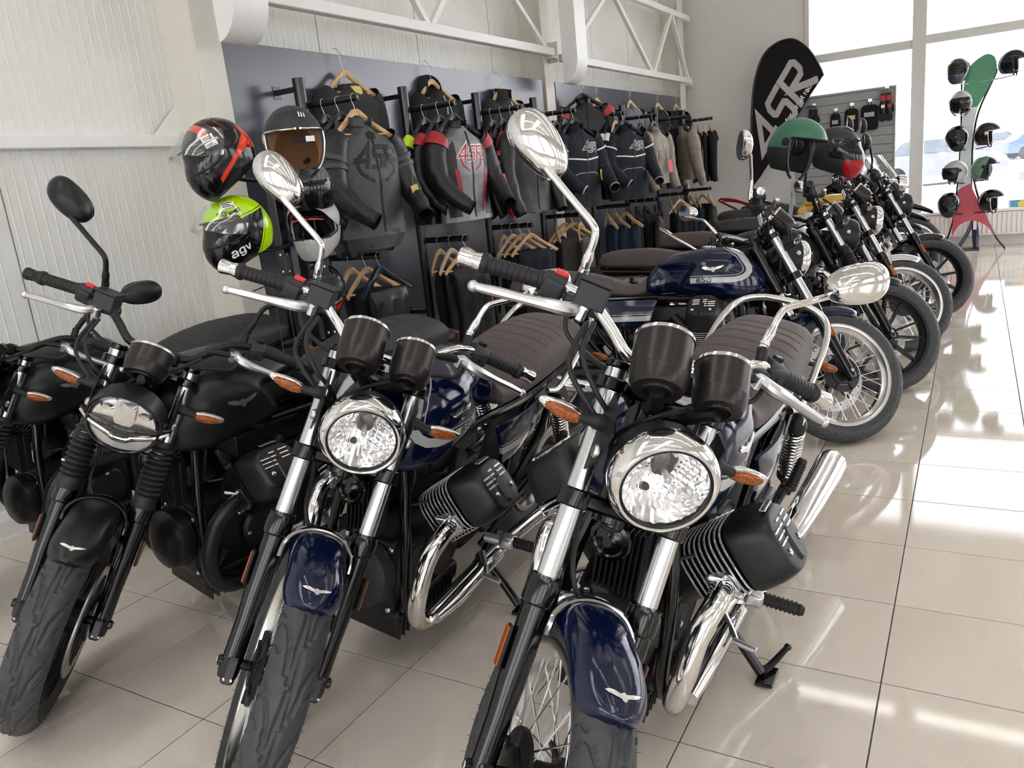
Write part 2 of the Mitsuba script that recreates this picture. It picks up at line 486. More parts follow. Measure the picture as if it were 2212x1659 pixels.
for k, (ya, yb) in enumerate(((1.24, 5.12), (5.30, 9.30))):
    t = thing('roof_truss', ('welded white truss over the first dark display board', 'welded white truss over the second dark display board by the corner')[k], 'truss')
    xt = XC + .03
    zb, zt = 2.440 - .03 * k, 3.20
    add('bottom_chord', box(xt - .035, ya, zb - .035, xt + .035, yb, zb + .035, .005), 'steel_white', smooth=False, parent=t)
    add('top_chord', box(xt - .035, ya, zt - .035, xt + .035, yb, zt + .035, .005), 'steel_white', smooth=False, parent=t)
    nd = [(.0, 1), (.24, 0), (.49, 1), (.73, 0), (.97, 1)] if k == 0 else [(0, 0), (.30, 1), (.62, 0), (.80, 1), (.99, 0)]
    nd = [(.02, 0), (.32, 1), (.49, 0), (.68, 1), (.97, 0)] if k == 0 else [(.02, 0), (.33, 1), (.63, 0), (.83, 1), (.985, 0)]
    for (a, h0), (b, h1) in zip(nd[:-1], nd[1:]):
        p0 = np.array([xt, ya + (yb - ya) * a, zt if h0 else zb])
        p1 = np.array([xt, ya + (yb - ya) * b, zt if h1 else zb])
        d = unit(p1 - p0)
        add('diagonal', put(cbox(.045, .045, np.linalg.norm(p1 - p0), .003), (p0 + p1) / 2, d, (1, 0, 0)), 'steel_white', smooth=False, parent=t)
    add('end_plate', cat(box(xt - .05, yb - .01, zb - .09, xt + .05, yb + .004, zb + .09, .002), box(xt - .05, yb - .10, zb - .062, xt + .05, yb, zb - .036, .002)), 'steel_cream', smooth=False, parent=t)
# dark display boards
for k, (ya, yb) in enumerate(((1.235, 4.93), (5.20, 8.97))):
    add('display_board', box(XC - .030, ya, .10, XC - .012, yb, 2.197, .001), 'board_grey', smooth=False, label=('long dark grey display board behind the leather jackets, nearer one', 'long dark grey display board behind the textile jackets, farther one')[k], cat_='display board')

# ---- far wall: plain part, then glass
WX = -1.785
add('wall_far', cat(box(XL - .1, YE, -.05, WX, YE + .25, HC), box(WX, YE, 3.9, XR, YE + .25, HC), box(WX, YE + .02, -.05, XR, YE + .25, .44)), 'wall_plain', smooth=False, kind='structure')
fr = thing('window_1', None, None)
labels.setdefault(fr, {})['kind'] = 'structure'
ZS, ZT = .44, 3.9
mull = [(WX, .055), (-.48, .15), (2.6, .12), (5.3, .12)]
for xm, w in mull:
    dx = -.0 if xm == WX else -w / 2
    add('mullion', box(xm + dx, YE - .03, ZS, xm + dx + w, YE + .12, ZT, .004), 'window_frame', smooth=False, parent=fr, kind='structure')
xs = [WX + .055, -.555, -.405, 2.54, 2.66, 5.24, 5.36, XR]
for a, b in zip(xs[::2], xs[1::2]):
    zr = 2.445 if a < -1 else 2.475
    add('transom', box(a, YE - .01, zr - .05, b, YE + .10, zr + .05, .004), 'window_frame', smooth=False, parent=fr, kind='structure')
    for za, zb in ((ZS, zr - .05), (zr + .05, ZT)):
        add('pane', tri([(a, YE + .05, za), (b, YE + .05, za), (b, YE + .05, zb), (a, YE + .05, zb)], [(0, 1, 2, 3)]), 'lens_clear', smooth=False, parent=fr, kind='structure')
add('sill', box(WX, YE - .12, ZS - .035, XR, YE + .06, ZS, .006), 'radiator_white', smooth=False, parent=fr, kind='structure')
add('corner_trim', box(WX - .085, YE - .004, 0, WX - .07, YE, HC), 'window_frame', smooth=False, parent='wall_far', kind='structure')
# right wall and the wall behind the camera, both glazed, unseen except in reflections
add('wall_right', cat(box(XR, YB, -.05, XR + .2, YE, .8), box(XR, YB, 3.0, XR + .2, YE, HC), *[box(XR, ym, .8, XR + .2, ym + 1.5, 3.0) for ym in np.arange(YB, YE, 3.4)]), 'wall_plain', smooth=False, kind='structure')
add('wall_back', cat(box(XL, YB - .2, -.05, XR, YB, .5), box(XL, YB - .2, 3.4, XR, YB, HC), *[box(xm, YB - .2, .5, xm + .6, YB, 3.4) for xm in np.arange(XL, XR, 3.3)]), 'wall_plain', smooth=False, kind='structure')
w2 = thing('window_2', None, None)
labels.setdefault(w2, {})['kind'] = 'structure'
add('pane', tri([(XR + .1, YB, .6), (XR + .1, YE, .6), (XR + .1, YE, 3.4), (XR + .1, YB, 3.4)], [(0, 1, 2, 3)]), 'lens_clear', smooth=False, parent=w2, kind='structure')
add('pane', tri([(XL, YB - .1, .5), (XR, YB - .1, .5), (XR, YB - .1, 3.4), (XL, YB - .1, 3.4)], [(0, 1, 2, 3)]), 'lens_clear', smooth=False, parent=w2, kind='structure')
SKYL = [(-2.4, -1.6), (1.2, 2.0)]       # two glazed strips in the ceiling over the front part of the hall
SY0, SY1 = -6.8, -.6
_c = [box(XL - .1, SY1, HC, XR + .2, YE + .25, HC + .2), box(XL - .1, YB - .2, HC, XR + .2, SY0, HC + .2)]
for a, b in ((XL - .1, SKYL[0][0]), (SKYL[0][1], SKYL[1][0]), (SKYL[1][1], XR + .2)):
    _c.append(box(a, SY0, HC, b, SY1, HC + .2))
add('ceiling', cat(_c), 'paint_white', smooth=False, kind='structure')
for a, b in SKYL:
    add('pane', tri([(a, SY0, HC + .1), (b, SY0, HC + .1), (b, SY1, HC + .1), (a, SY1, HC + .1)], [(0, 1, 2, 3)]), 'lens_clear', smooth=False, parent='ceiling', kind='structure')
# fluorescent battens
scene['lamp_white'] = {'type': 'twosided', 'bsdf': {'type': 'diffuse', 'reflectance': {'type': 'rgb', 'value': [.8, .8, .8]}}}
for i, x in enumerate((-1.0, .45, 1.9, 3.35, 4.8)):
    for j, yy in enumerate((-5.6, -2.6, .4, 3.4, 6.3)):
        lk = thing('ceiling_lamp', 'fluorescent batten lamp under the ceiling, above the frame', 'ceiling lamp', 'fluorescent batten lamps')
        add('housing', box(x - .65, yy - .07, HC - .55, x + .65, yy + .07, HC - .50, .004), 'lamp_white', smooth=False, parent=lk)
        m = box(x - .62, yy - .055, HC - .565, x + .62, yy + .055, HC - .5505)
        add('diffuser', m, 'lamp_white', smooth=False, parent=lk)
        scene[lk + '__diffuser']['emitter'] = {'type': 'area', 'radiance': {'type': 'rgb', 'value': [LAMP_POWER * 1.0, LAMP_POWER * .95, LAMP_POWER * .86]}}
# ---- outside
P('asphalt', proc(lambda p, n, uv: mi.Color3f(0.50, 0.50, 0.50) * (0.9 + 0.2 * fbm(p.x * 2, p.y * 2, 0.0))), 0.8)
P('facade', (0.84, 0.84, 0.83), 0.8)
P('facade_glass', (0.45, 0.50, 0.56), 0.2)
add('ground', box(-60, YE + .25, -.25, 80, 120, -.08), 'asphalt', smooth=False, kind='structure')
add('ground_side', box(XR + .2, -60, -.25, 80, YE + .25, -.08), 'asphalt', smooth=False, kind='structure')
add('ground_back', box(-60, -80, -.25, XR + .2, YB - .2, -.08), 'asphalt', smooth=False, kind='structure')
# ------------------------------------------------------------------ motorcycles: x forward, y to the left, z up, rear axle above x = 0, front axle above x = 1.452
RAKE = math.radians(27.5)
FU = np.array([-math.sin(RAKE), 0, math.cos(RAKE)])        # along the fork, upwards
FN = np.array([math.cos(RAKE), 0, math.sin(RAKE)])         # square to the fork, forwards
AX = np.array([1.452, 0, 0.315])
STEER_O = np.array([1.555, 0, 0.0])
EAGLE = [(-.5, .10), (-.40, .125), (-.25, .105), (-.12, .055), (-.05, .06), (-.01, .10), (.03, .085), (.06, .045), (.12, .06), (.25, .095), (.40, .12), (.5, .14), (.44, .06), (.36, .015),
         (.30, -.01), (.22, -.03), (.16, -.045), (.10, -.06), (.075, -.12), (.02, -.16), (-.04, -.13), (-.08, -.075), (-.16, -.055), (-.24, -.035), (-.32, -.01), (-.39, .02), (-.45, .05)]


def fork(t, y=0.0, fwd=0.0):
    return AX + FU * t + FN * fwd + np.array([0, y, 0])


def eagle(w, depth):
    return ext(affinity.scale(Polygon(EAGLE), w, w, origin=(0, 0)), depth)


def surf_decal(flat, surf, side, lift=0.0008, flip=True):
    """wraps a flat mesh (its x, y -> the bike's x, z) on the outer side of surf; on the left side it reads towards the rear"""
    from scipy.interpolate import LinearNDInterpolator
    m = refine(flat, 0.012)
    v = np.array(m.vertices)
    sv = np.array(surf.vertices)
    sv = sv[sv[:, 1] * side > 0.02]
    f = LinearNDInterpolator(sv[:, [0, 2]], sv[:, 1] * side)
    return m, v, f


def on_side(flat, surf, side, x, z, lift=0.0005, rot=0.0):
    m = refine(flat, 0.012)
    v = np.array(m.vertices)
    c, s = math.cos(rot), math.sin(rot)
    u, w = v[:, 0] * c - v[:, 1] * s, v[:, 0] * s + v[:, 1] * c
    X, Z = x + (-side) * u, z + w
    from scipy.interpolate import griddata
    sv = np.array(surf.vertices)
    sv = sv[(sv[:, 1] * side > 0.01) & (abs(sv[:, 0] - x) < 0.16) & (abs(sv[:, 2] - z) < 0.16)]
    k = np.round(sv[:, [0, 2]], 4)
    _, i = np.unique(k, axis=0, return_index=True)
    Y = griddata(sv[i][:, [0, 2]], sv[i][:, 1] * side, np.column_stack([X, Z]), method='linear')
    near = griddata(sv[i][:, [0, 2]], sv[i][:, 1] * side, np.column_stack([X, Z]), method='nearest')
    Y = np.where(np.isnan(Y), near, Y)
    out = np.column_stack([X, side * (Y + lift + v[:, 2]), Z])
    f = np.array(m.faces)
    return trimesh.Trimesh(out, f, process=False)


# ---- bodywork
TX = [.558, .572, .600, .640, .690, .740, .800, .880, .950, 1.00, 1.05, 1.09, 1.118, 1.133]
TT = [.760, .812, .850, .884, .914, .925, .932, .937, .936, .922, .889, .848, .806, .765]
TB = [.735, .718, .716, .716, .716, .712, .700, .690, .676, .671, .676, .692, .715, .745]
TW = [.070, .092, .104, .112, .124, .140, .158, .168, .166, .158, .138, .108, .070, .022]


def tank_mesh():
    xs = np.unique(np.concatenate([np.linspace(.558, .60, 8), np.linspace(.60, .74, 14), np.linspace(.74, .84, 22), np.linspace(.84, 1.06, 20), np.linspace(1.06, 1.133, 14)]))
    from scipy.interpolate import PchipInterpolator as PI_
    t, b, w = PI_(TX, TT)(xs), PI_(TX, TB)(xs), PI_(TX, TW)(xs)
    n = 64
    rings = []
    for x, zt, zb, hw in zip(xs, t, b, w):
        zm = zb + (zt - zb) * 0.42
        a = np.arange(n) / n * 2 * PI
        c, s = np.cos(a), np.sin(a)
        pu, pl = 2.35, 3.2
        y = np.where(s >= 0, np.sign(c) * np.abs(c) ** (2 / pu), np.sign(c) * np.abs(c) ** (2 / pl)) * hw
        z = np.where(s >= 0, zm + (zt - zm) * np.abs(s) ** (2 / pu), zm - (zm - zb) * np.abs(s) ** (2 / pl))
        # knee recess behind a sharp slanting crease
        xc = .752 + (z - .742) * .78
        dep = sstep(xc + .004, xc - .030, x) * sstep(.862, .835, z) * sstep(.60, .66, x) * .038
        y = np.sign(y) * np.maximum(np.abs(y) - dep * sstep(.4, .8, np.abs(y) / hw), 0)
        rings.append(np.column_stack([np.full(n, x), y, z]))
    return loft(rings)


def seat_mesh(ribs=True):
    sx = [-.165, -.14, -.08, .0, .13, .256, .378, .45, .498, .535, .560, .575]
    st = [.800, .835, .853, .860, .861, .848, .818, .790, .776, .781, .800, .812]
    sb = [.775, .752, .742, .736, .728, .720, .714, .711, .708, .710, .716, .730]
    sw = [.070, .105, .126, .136, .142, .144, .140, .132, .126, .122, .118, .108]
    from scipy.interpolate import PchipInterpolator as PI_
    xs = np.linspace(sx[0], sx[-1], 260)
    n = 48
    rings = []
    for x, zt, zb, hw in zip(xs, PI_(sx, st)(xs), PI_(sx, sb)(xs), PI_(sx, sw)(xs)):
        a = np.arange(n) / n * 2 * PI
        c, s = np.cos(a), np.sin(a)
        zm = zb + .3 * (zt - zb)
        y = np.sign(c) * np.abs(c) ** .72 * hw
        z = np.where(s > 0, zm + (zt - zm) * np.abs(s) ** .62, zm - (zm - zb) * np.abs(s) ** .5)
        if ribs:
            on = sstep(.03, .05, x) * sstep(.47, .45, x) * (s > .2) * sstep(.86, .74, np.abs(y) / hw)
            ph = (x - .05) / .062
            z = z - on * .0050 * np.exp(-((ph - np.round(ph)) * .062 / .0035) ** 2)
            z = z - .004 * np.exp(-((np.abs(y) / hw - .87) / .025) ** 2) * (s > .1)
        rings.append(np.column_stack([np.full(n, x), y, z]))
    return loft(rings)


def panel_mesh():
    """left side panel"""
    out = Polygon([(.345, .690), (.628, .690), (.640, .684), (.592, .556), (.578, .549), (.395, .572), (.378, .582), (.338, .672)]).buffer(.006).buffer(-.006)
    m = refine(ext(out, .010), .022)
    v = np.array(m.vertices)
    x, z, h = v[:, 0], v[:, 1], v[:, 2]
    y = .140 + h + .016 * (1 - ((x - .49) / .16) ** 2) + .010 * (1 - ((z - .625) / .075) ** 2)
    return trimesh.Trimesh(np.column_stack([x, y, z]), np.array(m.faces)[:, ::-1], process=False)


def tyre_mesh(R, W, ring_r, grooves=True, nc=560, nl=34):
    """about the y axis at the origin; R outer radius, W width"""
    h = R - ring_r
    b = np.linspace(-1, 1, nl)
    prof = []
    for k in b:      # from bead to bead over the tread
        a = k * 2.05
        yy = W / 2 * math.sin(a) if abs(a) < PI / 2 else W / 2 * math.copysign(1 - .42 * (abs(a) - PI / 2) / .48, a)
        rr = R - (W * .42) * (1 - math.cos(min(abs(a), PI / 2))) - max(0, abs(a) - PI / 2) / .48 * (h - W * .42)
        prof.append((yy, rr))
    prof = np.array(prof)
    th = np.arange(nc) / nc * 2 * PI
    Y = np.tile(prof[:, 0], (nc, 1))
    Rr = np.tile(prof[:, 1], (nc, 1))
    if grooves:
        N = 13
        for ph0, sd in ((0, 1), (.5, -1)):
            ph = ((th / (2 * PI) * N + ph0) % 1)[:, None]
            u = (Y * sd / (W / 2))
            d = np.full(Y.shape, 9.0)
            L = 2 * PI * R / N
            for line in ([(.05, .10), (.95, .04)], [(.15, .20), (.55, .30), (.78, .48), (.86, .66), (.74, .84), (.66, .95)], [(.42, .55), (.56, .74), (.47, .97)], [(.92, .60), (1.06, .76), (.97, .97)],
                         [(-.08, .60), (.06, .76), (-.03, .97)]):
                q = np.array(line)
                for (a0, b0), (a1, b1) in zip(q[:-1], q[1:]):
                    ax, ay, bx, by = a0 * L, b0 * W / 2 * 1.25, a1 * L, b1 * W / 2 * 1.25
                    px, py = ph * L, np.arcsin(np.clip(u, -1, 1)) / (PI / 2) * W / 2 * 1.25
                    t = np.clip(((px - ax) * (bx - ax) + (py - ay) * (by - ay)) / ((bx - ax) ** 2 + (by - ay) ** 2), 0, 1)
                    d = np.minimum(d, np.hypot(px - ax - t * (bx - ax), py - ay - t * (by - ay)))
            d = np.where(np.abs(np.tile(np.linspace(-1, 1, nl) * 2.05, (nc, 1))) < PI / 2, d, 9)
            Rr = Rr - .0060 * sstep(.0048, .0024, d)
    rings = [np.column_stack([Rr[i] * math.cos(th[i]), Y[i], Rr[i] * math.sin(th[i])]) for i in range(nc)]
    rings.append(rings[0])
    n = nl
    k = nc + 1
    v = np.vstack(rings[:-1])
    i, j = np.meshgrid(np.arange(nc), np.arange(n - 1), indexing='ij')
    a = (i * n + j).ravel()
    b2 = (((i + 1) % nc) * n + j).ravel()
    f = np.vstack([np.column_stack([a, a + 1, b2 + 1]), np.column_stack([a, b2 + 1, b2])])
    return trimesh.Trimesh(v, f, process=False)


def ylathe(prof, n=64, closed=True):
    """a ring-shaped body about the y axis; prof of (radius, y)"""
    return put(lathe(prof, n, closed), (0, 0, 0), (0, 1, 0), (1, 0, 0))


def rim_mesh(r, w, n=72):
    return ylathe([(r, -w), (r + .008, -w), (r + .008, -w + .004), (r, -w + .007), (r - .006, -w + .012), (r - .016, -w * .45), (r - .019, 0), (r - .016, w * .45), (r - .006, w - .012), (r, w - .007), (r + .008, w - .004),
                   (r + .008, w), (r, w), (r - .006, w - .002), (r - .011, w - .012), (r - .024, w * .4), (r - .026, 0), (r - .024, -w * .4), (r - .011, -w + .012), (r - .006, -w + .002)], n)


def disc_mesh(ro, ri, y, holes=30):
    ring = Point(0, 0).buffer(ro, 40).difference(Point(0, 0).buffer(ri, 24))
    rm = (ro + ri) / 2
    hs = [Point((rm + (-.009, .002, .012)[k % 3]) * math.cos(k / holes * 2 * PI), (rm + (-.009, .002, .012)[k % 3]) * math.sin(k / holes * 2 * PI)).buffer(.0042, 3) for k in range(holes)]
    return put(ext(ring.difference(unary_union(hs)), .005, -.0025), (0, y, 0), (0, 1, 0), (1, 0, 0))


def fender_mesh(a0, a1, R, hw, n=40, drop=.035, th=.003, taper=.25):
    """arched mudguard about the origin between angles a0 and a1 (from the front, upwards)"""
    rings = []
    for a in np.linspace(a0, a1, n):
        e = min(1, min(a - a0, a1 - a) / taper) if taper else 1
        w = hw * (.30 + .70 * math.sqrt(1 - (1 - e) ** 2))
        k = np.linspace(-1, 1, 19)
        y = w * np.sin(k * PI / 2)
        r = R - drop * (np.abs(np.sin(k * PI / 4)) ** 2 * 2) ** 1.3 + .012 * np.maximum(0, .3 - e)
        o = np.column_stack([r * math.cos(a), y, r * math.sin(a)])
        i = np.column_stack([(r - th) * math.cos(a), y * .975, (r - th) * math.sin(a)])
        rings.append(np.vstack([o, i[::-1]]))
    return loft(rings)


class Bike:
    def __init__(self):
        self.parts, self.n = [], {}

    def add(self, key, mesh, mat, front=False, smooth=35, uv=None, parent=None, kind=None, label=None):
        key = (parent + '__' if parent else '') + key
        k = self.n.get(key, -1) + 1
        self.n[key] = k
        if k:
            key = f'{key}_{k:03d}'
        self.parts.append((key, mikit.ply(mesh, mat, smooth=smooth, **({'uv': uv} if uv is not None else {})), front, kind, label))
        return key


SP = dict(kind='special', tank='tank_blue', fend='blue_paint', panel='panel_blue', seat='seat_brown', bright='chrome', pipe='pipe_chrome', bar='chrome', wheel='spoked', lamp='round', gauge=2, gaiter=False, leg='black_gloss', stripe=True)
ST = dict(kind='stone', tank='black_paint', fend='black_paint', panel='black_paint', seat='seat_black', bright='black_satin', pipe='black_satin', bar='black_satin', wheel='cast', lamp='led', gauge=1, gaiter=True, leg='black_gloss', stripe=False)


def build_bike(V, hero=True):
    B = Bike()
    A = B.add
    bright, bar = V['bright'], V['bar']
    tourer = V['kind'] == 'tourer'
    fatw = V.get('fat', 0.0)
    # ---------------- front wheel
    ax = AX
    R, W = .315 + fatw * .2, .105 + fatw
    rr = .236 - fatw * .25
    def fw(m):
        return move(m, ax)
    rimmat = 'rim_alloy' if V['wheel'] == 'spoked' else 'black_satin'
    wk = A('front_wheel', fw(rim_mesh(rr, .040 + fatw * .4)), rimmat, True)
    tg = tyre_mesh(R, W, rr, True, *((880, 58) if hero else (300, 22)))
    A('tyre', fw(tg), 'tyre', True, smooth=True, parent=wk)
    if hero:
        q = []
        rg = np.random.default_rng(3)
        for i in range(110):
            th, s = i / 110 * 2 * PI, (1, -1)[i % 2]
            d = np.array([math.cos(th), 0, math.sin(th)])
            p = d * (R - W * .30) + np.array([0, s * W * .485, 0])
            q.append(tube([p, p + d * .003 + np.array([0, s * .006, 0]) + rg.normal(0, .0012, 3)], [.0007, .0003], 3))
        A('tyre_whiskers', fw(cat(q)), 'rubber', True, parent=wk, kind='stuff')
    if V['wheel'] == 'spoked':
        A('hub', fw(cat(ylathe([(.012, -.055), (.042, -.055), (.050, -.05), (.050, -.042), (.036, -.03), (.036, .03), (.050, .042), (.050, .05), (.042, .055), (.012, .055)], 32),
                        ylathe([(.054, -.048), (.084, -.044), (.084, -.036), (.054, -.040)], 36), *[move(put(cbox(.036, .006, .012, .002), (0, 0, 0), (0, 1, 0), (math.cos(a), 0, math.sin(a))), (.066 * math.cos(a), -.046, .066 * math.sin(a)))
                                                                                                           for a in np.arange(6) * PI / 3])), 'black_satin', True, parent=wk)
        sp = []
        for k in range(36):
            s = (1, -1)[k % 2]
            a1 = k / 36 * 2 * PI
            a0 = a1 + (.62 if (k // 2) % 2 else -.62)
            p0 = np.array([.046 * math.cos(a0), s * .040, .046 * math.sin(a0)])
            p1 = np.array([(rr - .020) * math.cos(a1), s * .010, (rr - .020) * math.sin(a1)])
            m = cat(tube([p0, p1], .0019, 6), tube([p1 + (p0 - p1) * .10, p1], .0034, 6))
            A('spoke', fw(m), 'steel', True, parent=wk)
    else:
        hubm = ylathe([(.012, -.05), (.040, -.05), (.046, -.044), (.046, .044), (.040, .05), (.012, .05)], 32)
        A('hub', fw(hubm), 'black_satin', True, parent=wk)
        ns = V.get('arms', 6)
        for k in range(ns):
            a = k / ns * 2 * PI + .2
            d = np.array([math.cos(a), 0, math.sin(a)])
            t = np.array([-d[2], 0, d[0]])
            pc = []
            if V.get('single'):
                pc.append(hull(np.vstack([[.04 * d + t * u * .012 + np.array([0, v * .020, 0]) for u in (-1, 1) for v in (-1, 1)], [(rr - .018) * d + t * u * .007 + np.array([0, v * .013, 0]) for u in (-1, 1) for v in (-1, 1)]])))
            else:
                for s in (-1, 1):
                    p0, p1 = .042 * d + t * s * .010, (rr - .016) * d + t * s * .048
                    pc.append(hull(np.vstack([[p0 + t * u * .007 + np.array([0, v * .022, 0]) for u in (-1, 1) for v in (-1, 1)], [p1 + t * u * .006 + np.array([0, v * .014, 0]) for u in (-1, 1) for v in (-1, 1)]])))
            A('wheel_arm', fw(cat(pc)), 'black_satin', True, parent=wk)
    dk = A('brake_disc', fw(disc_mesh(.158, .118, .062)), 'disc_steel', True, smooth=False)
    A('disc_carrier', fw(cat(*[cyl((.04 * math.cos(a), .058, .04 * math.sin(a)), (.124 * math.cos(a + .25), .062, .124 * math.sin(a + .25)), .007, 8) for a in np.arange(6) * PI / 3])), 'black_satin', True, parent=dk)
    if tourer:
        A('brake_disc', fw(disc_mesh(.158, .118, -.062)), 'disc_steel', True, smooth=False)
    cal = move(rbox(.10, .045, .05, .008), fork(.17, .075, -.115))
    A('brake_caliper', cal, 'black_satin', True)
    # ---------------- fork
    for s in (-1, 1):
        y = s * .100
        wide = fatw * .3 * s
        y += wide
        A('fork_tube', ccyl(fork(.30, y), fork(.745, y), .0200, 24), 'steel', True)
        leg = lathe([(0, -.035), (.021, -.033), (.0235, -.02), (.0235, .10), (.0265, .16), (.0275, .300), (.0315, .304), (.0322, .309), (.0322, .340), (.0300, .344), (.0305, .352), (.0225, .355), (.0, .355)], 26)
        lg = A('fork_leg', put(leg, fork(0, y), FU), V['leg'], True)
        A('axle_clamp', cat(put(cbox(.052, .030, .062, .006), fork(-.012, y - s * .002, .004), FU, FN), ccyl(fork(0, y + s * .012), fork(0, y + s * .030), .0125, 12), ccyl(fork(0, y - s * .012), fork(0, y - s * .045), .012, 12)), 'black_gloss' if not tourer else 'alloy', True, parent=lg)
        for dy_ in (-.006, .010):
            A('pinch_bolt', ccyl(fork(-.03, y + dy_, .026), fork(-.03, y + dy_, .033), .004, 6), 'steel', True, parent=lg)
        A('axle_nut', ccyl(fork(0, y + s * .030), fork(0, y + s * .034), .009, 8), 'steel', True, parent=lg)
        if V['gaiter']:
            prof = [(.0, .338), (.031, .338), (.033, .345), (.033, .372), (.029, .376)]
            for k in range(9):
                z0 = .378 + k * .0155
                prof += [(.0265, z0), (.034, z0 + .0055), (.0345, z0 + .0075), (.034, z0 + .0095)]
            prof += [(.0255, .519), (.027, .522), (.027, .535), (.0, .535)]
            A('fork_gaiter', put(lathe(prof, 28), fork(0, y), FU), 'rubber', True, smooth=50)
        rk = A('reflector', put(cbox(.024, .078, .007, .0025), fork(.215, y + s * .033), (0, s, 0), FN), 'rubber', True)
        A('amber_lens', put(cbox(.0195, .072, .004, .0015), fork(.215, y + s * .0375), (0, s, 0), FN), 'amber', True, parent=rk)
        sg = .0
    for t0, th, nm, fw_ in ((.500, .034, 'lower_triple_clamp', -.018), (.712, .024, 'upper_triple_clamp', -.022)):
        yy = .100 + fatw * .3
        m = [ccyl(fork(t0 - th / 2, s * yy), fork(t0 + th / 2, s * yy), .0295, 24, .003) for s in (-1, 1)]
        m.append(put(cbox(.062, yy * 2 - .03, th * .86, .006), fork(t0, 0, fw_), FU, FN))
        m.append(ccyl(fork(t0 - .035, 0, -.042), fork(t0 + .025, 0, -.042), .024, 18))
        A(nm, cat(m), 'black_gloss', True)
    A('steering_stem', cat(ccyl(fork(.46, 0, -.045), fork(.75, 0, -.045), .021, 16), ccyl(fork(.74, 0, -.045), fork(.757, 0, -.045), .016, 6)), 'black_satin', True)
    for s in (-1, 1):
        A('fork_cap', ccyl(fork(.742, s * (.100 + fatw * .3)), fork(.758, s * (.100 + fatw * .3)), .0235, 18, .003), 'black_gloss', True)
    # ---------------- front mudguard
    if tourer:
        rings = []
        for u in np.linspace(0, 1, 26):
            c = np.array([1.28 + .38 * u, 0, .800 - .03 * u - .08 * u * u])
            hw = .075 * (1 - u) ** .6 + .016
            k = np.linspace(-1, 1, 13)
            o = np.column_stack([np.full(13, c[0]), hw * np.sin(k * PI / 2), c[2] - .040 * np.abs(k) ** 2 * (1 - .5 * u)])
            rings.append(np.vstack([o, (o - np.array([0, 0, .004]))[::-1]]))
        fk = A('front_beak', loft(rings), V['fend'], True, smooth=40)
        A('front_fender', fw(fender_mesh(1.0, 2.5, .335, .06, drop=.03)), 'black_satin', True)
    else:
        fk = A('front_fender', fw(fender_mesh(*V.get('farc', (1.205, 2.52)), .336 + fatw * .22, .064 + fatw * .5, drop=.050 + fatw * .2)), V['fend'], True, smooth=40)
        em = eagle(.062, .0012)
        em = refine(em, .012)
        v = np.array(em.vertices)
        a = 1.318 + v[:, 1] / .338
        rad = .3365 + fatw * .22 - .050 * (np.abs(np.sin(np.arcsin(np.clip(v[:, 0] / .064, -1, 1)) / 2)) ** 2 * 2) ** 1.3 + v[:, 2] + .0004
        em = trimesh.Trimesh(np.column_stack([rad * np.cos(a), v[:, 0], rad * np.sin(a)]), em.faces, process=False)
        if V['kind'] != 'bobber':
            A('emblem', fw(em), 'rim_alloy', True, smooth=False, parent=fk)
        hoop = [(.262, .080, .040), (.285, .079, .036), (.302, .074, .030), (.322, .056, .024), (.334, .030, .021), (.338, 0, .020)]
        hoop = [fork(t_, -y_, f_) for t_, y_, f_ in hoop] + [fork(t_, y_, f_) for t_, y_, f_ in hoop[-2::-1]]
        A('fender_brace', cat(tube(hoop, .0068, 10, 5), tube([h_ - FN * .030 for h_ in hoop], .0060, 8, 5)), 'dark_chrome' if V['kind'] == 'special' else 'black_gloss', True)
    # ---------------- headlight
    H = np.array([1.302, 0, .880])
    hz = unit((1, 0, -.02))
    hr = .094
    if V['lamp'] == 'round':
        hk = A('headlight', put(lathe([(0, -.135), (.030, -.132), (.062, -.112), (.084, -.075), (.0935, -.035), (.0945, -.022), (.0945, -.012), (.0900, -.012), (.0905, -.034), (.081, -.074), (.058, -.106), (.0, -.120)], 48), H, hz, (0, 1, 0)), 'black_matte', True)
        A('headlight_ring', put(lathe([(.0955, -.030), (.0968, -.022), (.0955, -.004), (.090, .008), (.083, .0135), (.0785, .0125), (.0775, .006), (.080, .003), (.086, -.01), (.092, -.030)], 72, True), H, hz, (0, 1, 0)), bright, True, parent=hk)
        A('lens_seal', put(lathe([(.0790, .0035), (.0790, .0090), (.0735, .0105), (.0735, .005)], 56, True), H, hz, (0, 1, 0)), 'black_satin', True, parent=hk)
        # faceted bowl: horizontal steps below, vertical flutes at the sides
        g = 40
        uu = np.linspace(-1, 1, g)
        nr, na = 22, 72
        v = []
        for r_ in np.linspace(.012, .078, nr):
            for a in np.arange(na) / na * 2 * PI:
                yy, zz = r_ * math.cos(a), r_ * math.sin(a)
                d = -.052 * (1 - (r_ / .078) ** 2) - .004
                col = yy / .0105
                row = zz / (.0125 if zz < 0 else .0105)
                fac = ((col - math.floor(col)) - .5) * .0040 + ((row - math.floor(row)) - .5) * .0030 * (1 if abs(yy) > .02 else .25)
                v.append((yy, zz, d + fac * sstep(.012, .022, r_)))
        i, j = np.meshgrid(np.arange(nr - 1), np.arange(na), indexing='ij')
        a_, b_ = (i * na + j).ravel(), (i * na + (j + 1) % na).ravel()
        bowl = trimesh.Trimesh(np.array(v), np.vstack([np.column_stack([a_, a_ + na, b_ + na]), np.column_stack([a_, b_ + na, b_])]), process=False)
        A('headlight_bowl', put(bowl, H, hz, (0, 1, 0)), 'reflector', True, smooth=14, parent=hk)
